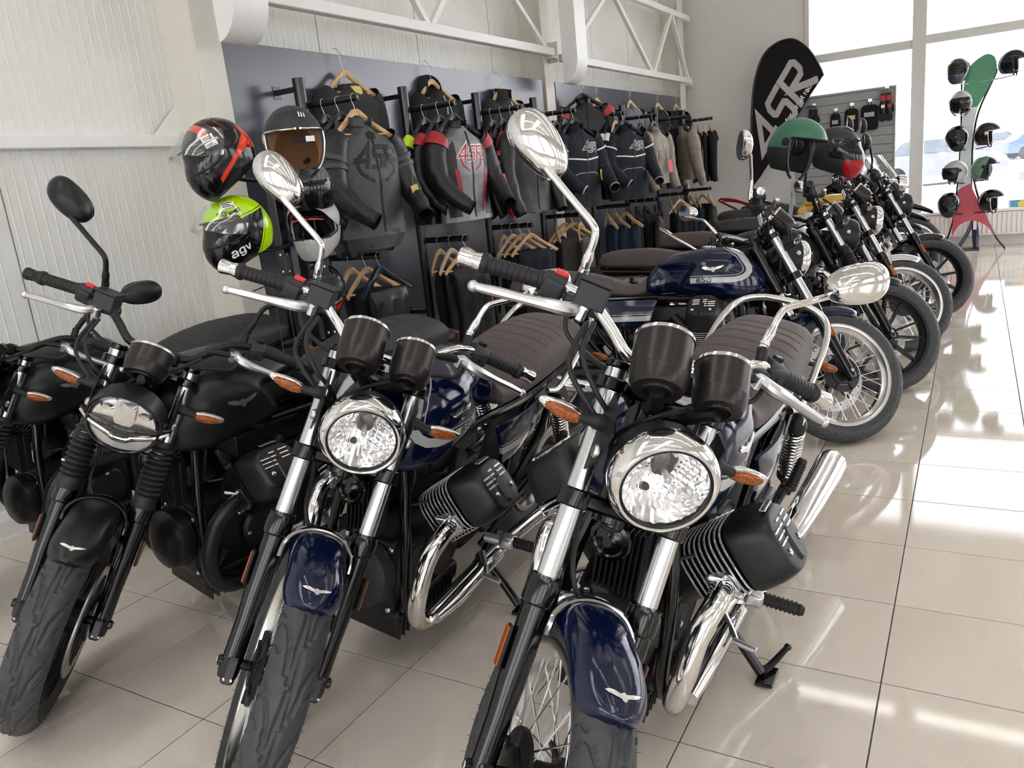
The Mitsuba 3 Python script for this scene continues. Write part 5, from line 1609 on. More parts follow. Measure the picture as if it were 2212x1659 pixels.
def trousers(o, yaw, mat, label, L=.46, w=.155, seed=1, group=None):
    key = (mat, L, w, seed)
    if key not in _garm:
        rings = []
        n = 64
        for u in np.linspace(0, 1, 30):
            wd = w * (1 - .10 * u + .05 * math.sin(u * 5 + seed))
            d = .018 + .030 * sstep(0, .12, u)
            q = sring(n, d, wd, 2.6)
            fold = .010 * np.sin(q[:, 1] * 60 + seed * 2 + u * 2) * sstep(0, .25, u)
            rings.append(np.column_stack([q[:, 0] + np.sign(q[:, 0]) * fold + .040, q[:, 1], np.full(n, -.188 - L * u)]))
        _garm[key] = mikit.ply(wrinkle(loft(rings[::-1]), .008, seed), mat, smooth=60)
    t = thing('trousers', label, 'trousers', group)
    scene[t + '__cloth'] = {**_garm[key], 'to_world': T4(pose(o, yaw))}
    return t


LW = [  # arm, [(x, yaw, hanger, trousers material or None)], colour word
    (0, [(-3.02, 6, 'wood', 'textile_black'), (-2.90, -8, 'wood', 'textile_black'), (-2.80, -4, 'plastic', 'leather_black')]),
    (1, [(-3.02, 6, 'wood', 'textile_black'), (-2.92, -4, 'pale', 'leather_black'), (-2.80, -24, 'wood', 'leather_black')]),
    (2, [(-3.04, 8, 'wood', 'textile_black'), (-2.96, -20, 'pale', 'textile_black'), (-2.88, -25, 'wood', 'textile_black'), (-2.80, -30, 'wood', 'textile_navy')]),
    (3, [(-3.05, 20, 'pale', 'textile_black'), (-2.97, -30, 'wood', 'textile_black'), (-2.89, -45, 'wood', 'cloth_grey'), (-2.82, 10, 'wood', 'cloth_grey')]),
    (4, [(-3.03, 40, 'pale', 'denim_blue'), (-2.94, 50, 'wood', 'denim_blue'), (-2.83, 60, 'wood', 'denim_blue')]),
    (5, [(-3.03, 10, 'plastic', 'cloth_grey'), (-2.93, 5, 'plastic', 'textile_black'), (-2.82, 15, 'plastic', 'cloth_grey')]),
    (6, [(-3.0, 25, 'wood', 'textile_black'), (-2.88, -30, 'wood', 'textile_black')]),
    (7, [(-3.05, 30, 'wood', 'cloth_grey'), (-2.97, 20, 'wood', 'denim_blue'), (-2.89, 55, 'wood', 'textile_black'), (-2.81, 25, 'pale', 'cloth_grey')]),
]
CW = {'textile_black': 'black textile', 'leather_black': 'black leather', 'textile_navy': 'navy black', 'cloth_grey': 'dark grey', 'denim_blue': 'blue denim'}
PL = {2: ['at the back', 'at the front'], 3: ['at the back', 'in the middle', 'at the front'], 4: ['at the back', 'second from the back', 'second from the front', 'at the front']}
for a, items in LW:
    for k, (x, yaw, hk, mat) in enumerate(items):
        o = (x, LOWY[a], ZL)
        pl = f'{PL[len(items)][k]} of the {ORD[a]} lower arm'
        hanger(hk, o, math.radians(yaw), {'wood': 'brown wooden', 'pale': 'pale wooden', 'plastic': 'black plastic'}[hk] + ' hanger with trousers ' + pl)
        trousers(o, math.radians(yaw), mat, f'{CW[mat]} trousers folded over the hanger {pl}', .50, .15, (a * 5 + k) % 6)


def price_tag(o, yaw, rz, mat, label, w=.07, h=.11):
    t = thing('price_tag', label, 'tag')
    add('card', cbox(.003, w, h, .0006), mat, smooth=False, tw=pose(o, yaw, rx=rz), parent=t)
    add('string', tube([(0, 0, h * .5), (0, .004, h * .5 + .04)], .0008, 4), 'print_white', tw=pose(o, yaw, rx=rz), parent=t)
    return t


price_tag((-2.62, 2.86, 1.30), -.3, .3, 'tag_red', 'red cardboard price tag at the hem of the silver racing jacket', .085, .15)
price_tag((-2.63, 3.60, 1.38), -.2, -.15, 'print_white', 'white cardboard tag hanging from the smooth black leather jacket', .075, .15)
price_tag((-2.64, 4.62, 1.31), -.3, .1, 'tag_yellow', 'yellow cardboard tag at the hem of the touring jacket on the fourth arm', .06, .09)
price_tag((-2.66, 6.50, 1.32), -.3, .2, 'tag_red', 'red cardboard tag at the hem of the taupe leather jacket', .07, .13)
price_tag((-2.62, 1.86, 1.30), -.3, .25, 'ochre', 'gold cardboard tag beside the hem of the grey racing jacket', .05, .13)
# ------------------------------------------------------------------ helmets: x forward, z up, centre of the head at the origin
def by_side(fn):
    return proc(fn)


G('h_black', (.007, .007, .008), 0.02)
P('h_matte', (.014, .014, .015), .5)
P('h_green_matte', proc(lambda p, n, uv: mix((.012, .013, .013), (.030, .115, .068), smoothstep(-.002, .002, uv.y - .10 * uv.x + .012))), .42)
G('h_white', (.62, .62, .61), 0.02)
G('h_navy', (.012, .016, .040), 0.02)
G('h_slate', (.095, .115, .175), 0.02)
G('h_brown', (.040, .030, .024), 0.02)
G('h_mint', (.24, .38, .31), .03)
G('h_red', (.50, .015, .03), 0.02)
P('h_grey', (.10, .10, .11), .2, .3, 1.0)
P('h_tan', (.22, .16, .10), .25, 0, .6)
G('neon', (.62, .84, .0), 0.02)
P('liner_black', (.010, .010, .011), .9)
P('liner_brown', (.16, .075, .030), .8)
G('smoke', (.012, .013, .015), 0.02)
P('orange_red', (.80, .085, .02), .25, 0, .6)


def orange_design(p, n, uv):
    x, z = uv.x, uv.y
    top = smoothstep(.0015, 0, dr.abs(x - .045) - .014) * smoothstep(.062, .066, z)
    sweep = z - (-.015 + .95 * (x + .085))
    low = smoothstep(.0015, 0, dr.abs(z - (-.042 - .55 * (x + .02))) - .0085 - .012 * smoothstep(.0, -.09, x)) * smoothstep(-.13, -.12, x) * smoothstep(.085, .08, x)
    back = smoothstep(.003, 0, dr.abs(x + .105) - .016) * smoothstep(.06, .05, z) * smoothstep(-.05, -.04, z)
    thin = smoothstep(.0012, .0006, dr.abs(x + .02 - .3 * z)) * smoothstep(.05, .055, z) + smoothstep(.0012, .0006, dr.abs(x + .055 - .3 * z)) * smoothstep(.05, .055, z)
    k = dr.clip(dr.maximum(dr.maximum(top, low), dr.maximum(back, thin)), 0, 1)
    under = smoothstep(-.042, -.046, z + .55 * (x + .02))
    base = mix((.007, .007, .008), (.017, .019, .024), under)
    return mix(base, (.80, .085, .02), k)


def neon_design(p, n, uv):
    x, z = uv.x, uv.y
    up = smoothstep(-.001, .001, z - (.040 - .10 * x))
    rear = smoothstep(.001, -.001, x + .040 + .55 * (z + .05)) * smoothstep(-.115, -.112, z) * smoothstep(.035, .03, z + .3 * x)
    line = smoothstep(.0016, .0010, dr.abs(z - (.048 - .10 * x)))
    dark = smoothstep(.0012, 0, dr.abs(z - .072 + .25 * (x - .01)) - .0065) * smoothstep(.055, .05, x) * smoothstep(.005, .012, x)
    line2 = smoothstep(.0016, .0010, dr.abs(x + .050 + .55 * (z + .05)))
    k = dr.clip(dr.maximum(up, rear), 0, 1) * (1 - dr.clip(dr.maximum(dr.maximum(line, dark), line2 * rear), 0, 1))
    return mix((.007, .007, .008), (.62, .84, .0), k)


def mint_design(p, n, uv):
    return mix((.010, .010, .011), (.26, .40, .33), smoothstep(.012, .010, uv.x - .35 * uv.y))


def whitehelm_design(p, n, uv):
    x, z = uv.x, uv.y
    w = smoothstep(-.001, .001, z - (-.075 + .55 * (x + .06)) * 1.0) * 0 + smoothstep(.001, -.001, z - (.040 - .9 * (x + .055))) * smoothstep(-.001, .001, z + .105 + .30 * x - .0)
    blue = smoothstep(.004, .002, dr.abs(z + .098 + .30 * x))
    lime = smoothstep(-.055, -.065, x)
    c = mix((.010, .010, .011), (.66, .66, .65), dr.clip(smoothstep(-.001, .001, z + .098 + .30 * x), 0, 1) * smoothstep(.062, .058, z + .5 * x))
    c = mix(c, (.35, .48, .06), lime * smoothstep(-.07, -.06, z))
    return mix(c, (.02, .06, .30), blue)


def redblack_design(p, n, uv):
    k = smoothstep(.0, .002, uv.y - .02) * smoothstep(.05, .04, uv.x + .6 * uv.y)
    k2 = smoothstep(.004, .002, dr.abs(uv.y + .06 + .25 * uv.x) - .010)
    return mix((.008, .008, .009), (.55, .012, .02), dr.maximum(k, k2))


for nm, fn in (('d_orange', orange_design), ('d_neon', neon_design), ('d_mint', mint_design), ('d_white', whitehelm_design), ('d_redblack', redblack_design)):
    G(nm, proc(fn), .02)


def shell_solid(scale=1.0, chin=True, grow=0.0):
    m = trimesh.creation.icosphere(subdivisions=4)
    d = np.array(m.vertices)
    a, b, c = .134, .113, .128
    r = 1 / np.sqrt((d[:, 0] / a) ** 2 + (d[:, 1] / b) ** 2 + (d[:, 2] / c) ** 2)
    v = d * r[:, None]
    if chin:
        k = sstep(.10, .65, d[:, 0]) * sstep(.22, -.35, d[:, 2])
        v[:, 0] += .038 * k
        v[:, 2] -= .034 * k * sstep(0, -.4, d[:, 2])
        v[:, 1] *= 1 - .10 * k
    v[:, 2] -= .018 * sstep(-.1, -.7, d[:, 2])
    v[:, 0] -= .008 * sstep(.1, -.6, d[:, 0]) * sstep(.3, -.3, d[:, 2])
    v = v * scale + d * grow
    return trimesh.Trimesh(v, m.faces, process=False)


def extrude_y(pts, w=.4):
    m = ext(Polygon(pts).buffer(.012).buffer(-.012), w, -w / 2)
    v = np.array(m.vertices)
    return trimesh.Trimesh(np.column_stack([v[:, 0], v[:, 2], v[:, 1]]), np.array(m.faces)[:, ::-1], process=False)


def boolean(op, ms):
    for m in ms:
        m.merge_vertices()
        if m.volume < 0:
            m.invert()
    return getattr(trimesh.boolean, op)(ms, engine='manifold')


PORT_FULL = [(.028, .052), (.20, .058), (.20, -.034), (.092, -.040), (.028, -.022)]
PORT_JET = [(.018, .035), (.20, .052), (.20, -.30), (.045, -.30), (.030, -.10), (.022, -.03)]


_port3d = {}


def port_of(kind):
    if kind not in _port3d:
        pts = PORT_FULL if kind != 'jet' else PORT_JET
        _port3d[kind] = extrude_y(pts)
    return _port3d[kind].copy()


_shells = {}


def shells(kind):
    if kind in _shells:
        return _shells[kind]
    chin = kind != 'jet'
    cut = trimesh.creation.box((.6, .6, .2))
    cut.apply_transform(pose((0, 0, -.226 if chin else -.214), 0, 0, .24 if chin else .0))
    outer = boolean('difference', [shell_solid(1, chin), cut])
    inner = shell_solid(.90, chin)
    inner.apply_translation((-.002, 0, -.006))
    cav = shell_solid(.68, False)
    cav.apply_transform(pose((.012, 0, -.03)))
    sh = boolean('difference', [boolean('difference', [outer.copy(), inner.copy()]), port_of(kind)])
    core = boolean('difference', [boolean('difference', [inner.copy(), cut.copy()]), port_of(kind)])
    big = trimesh.creation.box((.30, .172, .28))
    big.apply_translation((.088, 0, -.062))
    hollow = shell_solid(.74, False)
    hollow.apply_transform(pose((.010, 0, -.045)))
    lin = boolean('difference', [core, hollow])
    # visor: a thin skin over the port
    pv = extrude_y([(.006, .064), (.22, .068), (.22, -.046), (.085, -.050), (.006, -.034)] if chin else [(.012, .045), (.22, .060), (.22, -.072), (.05, -.078), (.014, -.02)])
    vis = boolean('intersection', [boolean('difference', [shell_solid(1.015, chin, .001), shell_solid(.995, chin, .001)]), pv])
    # trim round the opening
    ol = Polygon(PORT_FULL if chin else PORT_JET).buffer(.012).buffer(-.012)
    _shells[kind] = (sh, lin, vis)
    return _shells[kind]


def rim_trim(kind, r=.0038):
    """a bead along the edge of the opening"""
    chin = kind != 'jet'
    pts = np.array(Polygon(PORT_FULL if chin else PORT_JET).buffer(.012).buffer(-.012).exterior.coords)
    line = LineString(pts)
    s = shell_solid(1.0, chin)
    q = []
    tree = s.vertices
    out = []
    import scipy.spatial as sp
    left = tree[tree[:, 1] >= -1e-6]
    kd = sp.cKDTree(left[:, [0, 2]])
    for t in np.linspace(0, line.length, 240)[:-1]:
        p = np.array(line.interpolate(t).coords[0])
        d, i = kd.query(p, 6)
        if d[0] < .02 and p[0] < .16 and p[1] > -.115:
            # height of the shell over (x, z)
            j = i[np.argmax(left[i, 1])]
            w = 1 / (d + 1e-4)
            q.append((p[0], float((left[i, 1] * w).sum() / w.sum()), p[1], t))
    q = np.array(q)
    if len(q) < 8:
        return None
    gaps = np.diff(q[:, 3])
    k = int(np.argmax(gaps))
    if gaps[k] > line.length / 100:
        q = np.vstack([q[k + 1:], q[:k + 1]])
    path = q[:, :3]
    path = np.array([path[max(0, i - 2):i + 3].mean(0) for i in range(len(path))])
    if path[0][1] < path[-1][1]:
        path = path
    return cat(tube(path[::2], r, 8), tube(path[::2] * [1, -1, 1], r, 8))


_hel = {}


def helmet(kind, design, o, M3, label, visor=None, flip=0.0, liner='liner_black', trim='rubber', stickers=(), extra=None, group=None, peak=None):
    """kind full or jet; visor material; flip angle of the raised visor"""
    key = (kind, design, visor, flip, liner, trim, peak)
    if key not in _hel:
        sh, lin, vis = shells(kind)
        out = []
        v = np.array(sh.vertices)
        if design.startswith('d_') or design == 'h_green_matte':
            sv = trimesh.Trimesh(sh.vertices, sh.faces, process=False)
            out.append(('shell', mikit.ply(sv, design, smooth=True, uv=np.array(sv.vertices)[:, [0, 2]])))
        else:
            out.append(('shell', mikit.ply(sh, design, smooth=40)))
        out.append(('liner', mikit.ply(lin, liner, smooth=40)))
        rt = rim_trim(kind)
        if rt is not None and trim:
            out.append(('edge_trim', mikit.ply(rt, trim, smooth=50)))
        if visor:
            vm = vis.copy()
            if flip:
                vm.apply_transform(pose((0, 0, 0), 0, 0, 0))
                R = np.eye(4)
                R[:3, :3] = rotm((0, 1, 0), -flip)
                pv = np.array([.0, 0, .012])
                R[:3, 3] = pv - R[:3, :3] @ pv
                vm.vertices = (vm.vertices - pv) * 1.03 + pv
                vm.apply_transform(R)
            out.append(('visor', mikit.ply(vm, visor, smooth=40)))
        for s in (-1, 1):
            out.append(('side_cap' if s < 0 else 'side_cap_001', mikit.ply(put(lathe([(0, 0), (.017, 0), (.019, .002), (.016, .005), (0, .006)], 18), (.0, s * .1105, .012), (0, s, .05)), trim or 'rubber', smooth=40)))
        if kind == 'jet':
            out.append(('chin_strap', mikit.ply(cat(*[tube([(.02, s * .088, -.08), (.025, s * .070, -.115), (.03, s * .040, -.140)], .006, 6, 3) for s in (-1, 1)]), 'liner_black', smooth=40)))
        else:
            out.append(('chin_vent', mikit.ply(put(cbox(.050, .014, .010, .003), (.150, 0, -.078), (1, 0, -.1), (0, 1, 0)), 'rubber', smooth=False)))
        if peak:
            r = []
            for u in np.linspace(0, 1, 6):
                q = np.linspace(-1, 1, 11)
                w = .085 - .02 * u
                oo = np.column_stack([.085 + .085 * u - .035 * q * q * (1 - .3 * u), w * q, np.full(11, .082 + .012 * u) - .02 * q * q])
                r.append(np.vstack([oo, (oo - [0, 0, .003])[::-1]]))
            out.append(('peak', mikit.ply(loft(r), peak, smooth=40)))
        _hel[key] = out
    t = thing('helmet', label, 'helmet', group)
    M = np.eye(4)
    M[:3, :3] = M3
    M[:3, 3] = o
    n = {}
    for nm, d in _hel[key]:
        scene[t + '__' + nm] = {**d, 'to_world': T4(M)}
    for nm, mesh, mat in stickers:
        add(nm, mesh, mat, smooth=False, tw=M, parent=t)
    return t


def on_shell(flat, d, up=(0, 0, 1), rot=0.0, chin=True, lift=.0012):
    """a flat sticker laid on the shell where the direction d leaves it"""
    d = unit(d)
    S = shell_solid(1.0, chin)
    import scipy.spatial as sp
    V = np.array(S.vertices)
    U = V / np.linalg.norm(V, axis=1, keepdims=True)
    kd = sp.cKDTree(U)
    rr = np.linalg.norm(V, axis=1)
    p0 = d * rr[kd.query(d)[1]]
    z = d
    x = unit(np.cross(up, z))
    y = np.cross(z, x)
    c, s = math.cos(rot), math.sin(rot)
    x, y = c * x + s * y, -s * x + c * y
    m = refine(flat, .012)
    v = np.array(m.vertices)
    q = p0 + v[:, :1] * x + v[:, 1:2] * y
    u = q / np.linalg.norm(q, axis=1, keepdims=True)
    dd, ii = kd.query(u, 4)
    w = 1 / (dd + 1e-5)
    r = (rr[ii] * w).sum(1) / w.sum(1)
    return trimesh.Trimesh(u * (r + lift + v[:, 2])[:, None], m.faces, process=False)


def facing(yaw, pitch=0.0, roll=0.0):
    """yaw: heading of the face from +x; pitch: nose down"""
    return rotm((0, 0, 1), math.radians(yaw)) @ rotm((0, 1, 0), math.radians(pitch)) @ rotm((1, 0, 0), math.radians(roll))


def label_sticker(w, h, n, d, chin=True, rot=0.0):
    """white sticker with printed lines"""
    return [('price_sticker', on_shell(ext(sbox(-w / 2, -h / 2, w / 2, h / 2), .0006), d, rot=rot, chin=chin, lift=.006 if chin else .002), 'print_white'),
            ('sticker_print', on_shell(cat(*[ext(sbox(-w * .38, -h * .32 + k * h * .3, w * (.38 - .2 * (k % 2)), -h * .32 + k * h * .3 + h * .10), .0005) for k in range(n)]), d, rot=rot, chin=chin, lift=.0068 if chin else .0028), 'print_black')]


# ---- helmet rack: slotted posts with pegs, by the first board
hr = thing('helmet_rack', 'black steel helmet rack with bolted slotted posts at the end of the dark board', 'helmet rack')
RX, RY = -2.62, .86
for (px, py, zt) in ((-2.66, .80, 1.66), (-2.56, .93, 1.50)):
    pk = add('post', box(px - .025, py - .025, 0, px + .025, py + .025, zt, .003), 'rack_black', smooth=False, parent=hr)
    for zz in (.70, 1.02, 1.10, 1.44, 1.50):
        if zz < zt:
            add('bolt', cat(put(lathe([(0, 0), (.007, 0), (.007, .003), (.004, .005), (0, .005)], 12), (px + .005, py - .025, zz), (0, -1, 0)), put(lathe([(0, 0), (.007, 0), (.007, .003), (.004, .005), (0, .005)], 12), (px + .025, py - .006, zz), (1, 0, 0))), 'steel', parent=pk)
add('base_plate', box(-2.72, .70, 0, -2.46, 1.02, .012, .003), 'rack_black', smooth=False, parent=hr)
add('back_panel', box(-2.64, .865, .25, -2.58, .875, 1.46, .002), 'rack_black', smooth=False, parent=hr)
for (o, z_) in (((-2.47, .34), 1.50), ((-2.42, .37), 1.20), ((-2.32, .70), 1.53), ((-2.45, .90), 1.18), ((-2.66, 1.14), .86)):
    add('peg', tube([(-2.62, .85, z_ - .05), ((-2.62 + o[0]) / 2, (.85 + o[1]) / 2, z_ - .06), (o[0], o[1], z_ - .03)], .011, 10, 3), 'rack_black', parent=hr)
wb = thing('wire_bracket', 'bent black wire bracket standing out below the neon helmet', 'bracket')
add('wire', cat(tube([(-2.60, .60, .98), (-2.50, .42, .98), (-2.43, .43, .93), (-2.52, .60, .93), (-2.60, .62, .97)], .0028, 6), *[tube([(-2.60, yy, .98), (-2.60, yy, .40)], .0025, 6) for yy in (.64, .72)]), 'rack_black', parent=wb)
agv = lambda s: text('agv', s, .0006, True, slant=-.05, wide=1.15)
helmet('full', 'd_orange', (-2.394, .291, 1.548), facing(-108, 22, 8), 'black full face helmet with orange red stripes and raised clear visor, at the upper left of the rack', 'lens_clear', .62, 'liner_black', 'rubber',
       label_sticker(.045, .022, 2, (.35, .75, .42)) + [(a, b, c) for a, b, c in label_sticker(.045, .018, 2, (.38, .85, .24))] + [('inner_visor', shells('full')[2].copy().apply_transform(np.diag([.975, .975, .975, 1])), 'smoke')])
helmet('full', 'd_neon', (-2.401, .325, 1.256), facing(-104, 12, 2), 'neon yellow and black full face helmet with raised clear visor', 'lens_clear', .55, 'liner_black', 'rubber',
       [('lettering', on_shell(agv(.022), (.55, .62, .55), rot=.0, lift=.0016), 'print_black'), ('lettering', on_shell(agv(.030), (.45, .70, -.62), rot=-.05, lift=.0016), 'print_white'), ('inner_visor', shells('full')[2].copy().apply_transform(np.diag([.975, .975, .975, 1])), 'smoke')] + label_sticker(.050, .030, 3, (.30, .55, .75)))
helmet('jet', 'h_matte', (-2.304, .62, 1.580), facing(-38, 6, 0) * 1.08, 'matte black open face helmet with chrome edged opening, on top of the rack', None, 0, 'liner_brown', 'chrome',
       [('stripe_logo', on_shell(cat(*[ext(affinity.translate(Polygon([(-.004, -.014), (.001, -.014), (.004, .014), (-.001, .012 - .004 * k)]), k * .010, 0), .0006) for k in range(3)]), (.62, .12, .66), chin=False, lift=.0016), 'print_white'),
        ('sun_visor_label', put(cbox(.085, .022, .001, .0003), (.106, .02, .005), (1, .15, 0), (0, 1, 0)), 'print_black'), ('sun_visor_text', put(text('SUN VISOR', .007, .0004, True), (.1068, .005, .005), (1, .15, 0), (0, 1, 0)), 'print_white'),
        ('price_sticker', put(cbox(.034, .020, .001, .0003), (.1063, .045, .006), (1, .15, 0), (0, 1, 0)), 'print_white')])
helmet('jet', 'h_grey', (-2.47, .83, 1.385), facing(-40, 10, 0), 'grey and black open face helmet half hidden below the matte black one', 'smoke', .0, 'liner_black', 'rubber')
helmet('full', 'd_white', (-2.50, .87, 1.215), facing(-62, 6, 0), 'white helmet with lime back, grey and red visor band and open visor', None, 0, 'liner_black', 'rubber',
       [('visor_band', shells('full')[2].copy().apply_transform((lambda R: R)(np.block([[rotm((0, 1, 0), -.85) * 1.04, np.array([[.0], [0], [.016]])], [np.zeros((1, 3)), np.ones((1, 1))]]))), 'print_grey'),
        ('band_edge', on_shell(ext(sbox(-.085, -.003, .085, .003), .0008), (.62, 0, .80), lift=.012), 'tag_red'), ('band_edge', on_shell(ext(sbox(-.085, -.003, .085, .003), .0008), (.93, 0, .36), lift=.010), 'tag_red'),
        ('band_text', on_shell(text('DESIGNED TO PROTECT', .009, .0006, True), (.78, .08, .60), lift=.013), 'print_black'), ('band_mark', on_shell(ext(sbox(-.014, -.014, .014, .014), .0006), (.66, -.52, .52), lift=.0125), 'tag_red'),
        ('lettering', on_shell(text('MTHELMETS', .008, .0005, True, slant=.2), (.62, -.66, -.42), rot=-.12), 'print_black')])
helmet('full', 'd_redblack', (-2.78, 1.15, .885), facing(-50, 0, 0), 'red and black helmet with a dark peak, lowest on the rack', 'smoke', 0, 'liner_black', 'rubber', [], None, None, 'h_grey')
# ---- two helmets hung on motorcycle mirrors
helmet('jet', 'h_green_matte', (-.640, 2.50, 1.352), facing(-22, 14, -8) * 1.12, 'matte green and black open face helmet hung on a handlebar beside the flag', None, 0, 'liner_black', 'black_satin',
       [('oval_logo', on_shell(ext(affinity.scale(Point(0, 0).buffer(.020), 1, .42).difference(affinity.scale(Point(0, 0).buffer(.0185), 1, .38)), .0006), (.62, .42, .62), chin=False), 'print_grey'), ('lettering', on_shell(text('HJC', .009, .0005, True, slant=.2, wide=1.4), (.62, .42, .62), chin=False), 'print_grey')])
helmet('full', 'h_matte', (-.585, 3.42, 1.318), facing(-12, 8, 0) * 1.06, 'matte black flip-up helmet with a red chin bar, behind the green helmet', 'smoke', 0, 'liner_black', 'rubber',
       [('chin_bar', boolean('intersection', [boolean('difference', [shell_solid(1.012, True, .001), shell_solid(.98, True)]), extrude_y([(.085, -.046), (.25, -.040), (.25, -.2), (.085, -.2)])]), 'h_red')] + label_sticker(.03, .028, 3, (.35, .05, .93)) + label_sticker(.03, .028, 3, (.52, .05, .85)))

# ---- display stand in the flag colours with nine helmets
P('flag_green', (.022, .21, .075), .35, 0, .3)
P('flag_white', (.55, .58, .60), .3, 0, .3)
P('flag_red', (.45, .035, .06), .35, 0, .3)
YS = 8.83
st = thing('helmet_stand', 'tall curved helmet stand in green, white and red standing before the window', 'display stand')


def plate(pts, nm, mat, y=YS, th=.012, smooth_=.02):
    p = Polygon(pts)
    p = p.buffer(smooth_, 4).buffer(-smooth_, join_style=1)
    m = ext(p, th)
    v = np.array(m.vertices)
    return add(nm, trimesh.Trimesh(np.column_stack([v[:, 0], y + v[:, 2], v[:, 1]]), np.array(m.faces)[:, ::-1], process=False), mat, smooth=False, parent=st)


def curve(pts, n=8):
    return spline(np.column_stack([np.array(pts), np.zeros(len(pts))]), n)[:, :2]


plate(list(curve([(.009, 1.60), (.010, 1.826), (.030, 1.96), (.074, 2.073), (.161, 2.143), (.236, 2.166), (.300, 2.12), (.321, 2.03), (.315, 1.95), (.249, 1.80), (.157, 1.62)])), 'green_panel', 'flag_green')
plate([(.009, 1.595), (.157, 1.62), (.126, 1.422), (.113, 1.159), (.124, .786), (-.001, .721), (.003, 1.157), (.004, 1.4)], 'white_panel', 'flag_white')
plate(list(curve([(.124, .786), (.150, .70), (.198, .599), (.315, .347), (.39, .159)])) + list(curve([(.39, .159), (.30, .285), (.20, .345), (.127, .359), (.034, .319), (-.02, .24), (-.051, .167)])) + [(-.041, .479), (-.001, .721)], 'red_panel', 'flag_red')
add('pole', tube([(x, YS + .02, z) for x, z in ((.325, 2.0), (.305, 1.92), (.183, 1.617), (.135, 1.364), (.128, .996), (.205, .614), (.378, .191), (.500, .01))], .011, 10, 5), 'black_gloss', parent=st)
add('pole', tube([(x, YS + .02, z) for x, z in ((-.011, 1.95), (.000, 1.55), (.002, 1.127), (-.02, .62), (-.061, .278), (-.16, .01))], .010, 10, 5), 'black_gloss', parent=st)
add('pole', tube([(.10, YS + .05, 1.2), (.14, YS + .25, .55), (.18, YS + .42, .01)], .011, 10, 3), 'black_gloss', parent=st)
add('foot', ball((.502, YS + .02, .012), .013), 'steel', parent=st)
HS = [(-.045, 2.028, 'full', 'h_slate', 'smoke', -100, 'slate blue full face helmet at the top left of the flag coloured stand', 'rubber'),
      (.468, 2.030, 'jet', 'h_navy', None, -15, 'dark navy open face helmet at the top right of the flag coloured stand', 'rubber'),
      (-.010, 1.680, 'jet', 'h_white', 'smoke', -80, 'white open face helmet with a dark shield, second from the top on the left of the stand', 'rubber'),
      (-.037, 1.312, 'full', 'h_black', 'smoke', -78, 'black full face helmet in the middle of the left side of the stand', 'rubber'),
      (.268, 1.312, 'jet', 'h_brown', None, -12, 'dark brown open face helmet with a tan side, upper of the three lower right ones', 'rim_alloy'),
      (-.042, .938, 'jet', 'h_white', 'smoke', -150, 'white and black open face helmet above the lowest one on the left of the stand', 'rubber'),
      (.255, .955, 'jet', 'd_mint', None, -10, 'pale mint and black open face helmet on the right of the stand', 'rubber'),
      (-.090, .588, 'full', 'h_black', 'smoke', -86, 'black full face helmet lowest on the left of the stand', 'rubber'),
      (.337, .592, 'jet', 'h_black', None, -20, 'black open face helmet with a bright edge, lowest on the right of the stand', 'rim_alloy')]
for x, z, kd, ds, vs, yw, lab, tr in HS:
    helmet(kd, ds, (x, 8.60, z), facing(yw, 2), lab, vs, 0, 'liner_black', tr)
    add('arm', tube([(.06 if x < .1 else .16, YS + .01, z - .15), (x, YS - .10, z - .13), (x, 8.62, z - .07)], .007, 8, 3), 'steel' if z > 1.5 else 'black_gloss', parent=st)
    add('cradle', put(lathe([(.060, 0), (.066, .002), (.066, .008), (.060, .010)], 24, True), (x, 8.60, z - .10)), 'black_gloss', parent=st)

# ---- feather flag
P('flag_pole', (.010, .010, .011), .4)
scene['flag_cloth'] = {'type': 'principledthin', 'base_color': {'type': 'rgb', 'value': [.050, .045, .047]}, 'roughness': .8, 'diff_trans': 1.35}
scene['flag_print'] = {'type': 'principledthin', 'base_color': {'type': 'rgb', 'value': [.52, .51, .51]}, 'roughness': .8, 'diff_trans': .5}
YF = 8.95
fl = thing('feather_flag', 'dark feather flag with large grey lettering standing before the far wall', 'flag')
edge = curve([(-2.375, .943), (-2.378, 1.485), (-2.358, 1.963), (-2.310, 2.286), (-2.206, 2.547), (-2.050, 2.660), (-1.876, 2.680), (-1.74, 2.610), (-1.628, 2.477), (-1.539, 2.308), (-1.500, 2.201)], 6)


def fold_flag(x, z):
    return .018 * np.sin((x * 1.1 + z) * 5.0) * sstep(-2.38, -2.1, x) + .010 * np.sin(z * 11 + x * 3) * sstep(-2.38, -2.0, x)


cl = refine(ext(Polygon(np.vstack([edge, [(-1.654, 1.986), (-2.059, 1.379), (-2.259, 1.082)]])), .001), .06)
v = np.array(cl.vertices)
top = v[:, 2] > .0005


def flag_map(m, lift):
    v = np.array(m.vertices)
    return trimesh.Trimesh(np.column_stack([v[:, 0], YF + fold_flag(v[:, 0], v[:, 1]) - lift - v[:, 2], v[:, 1]]), np.array(m.faces), process=False)


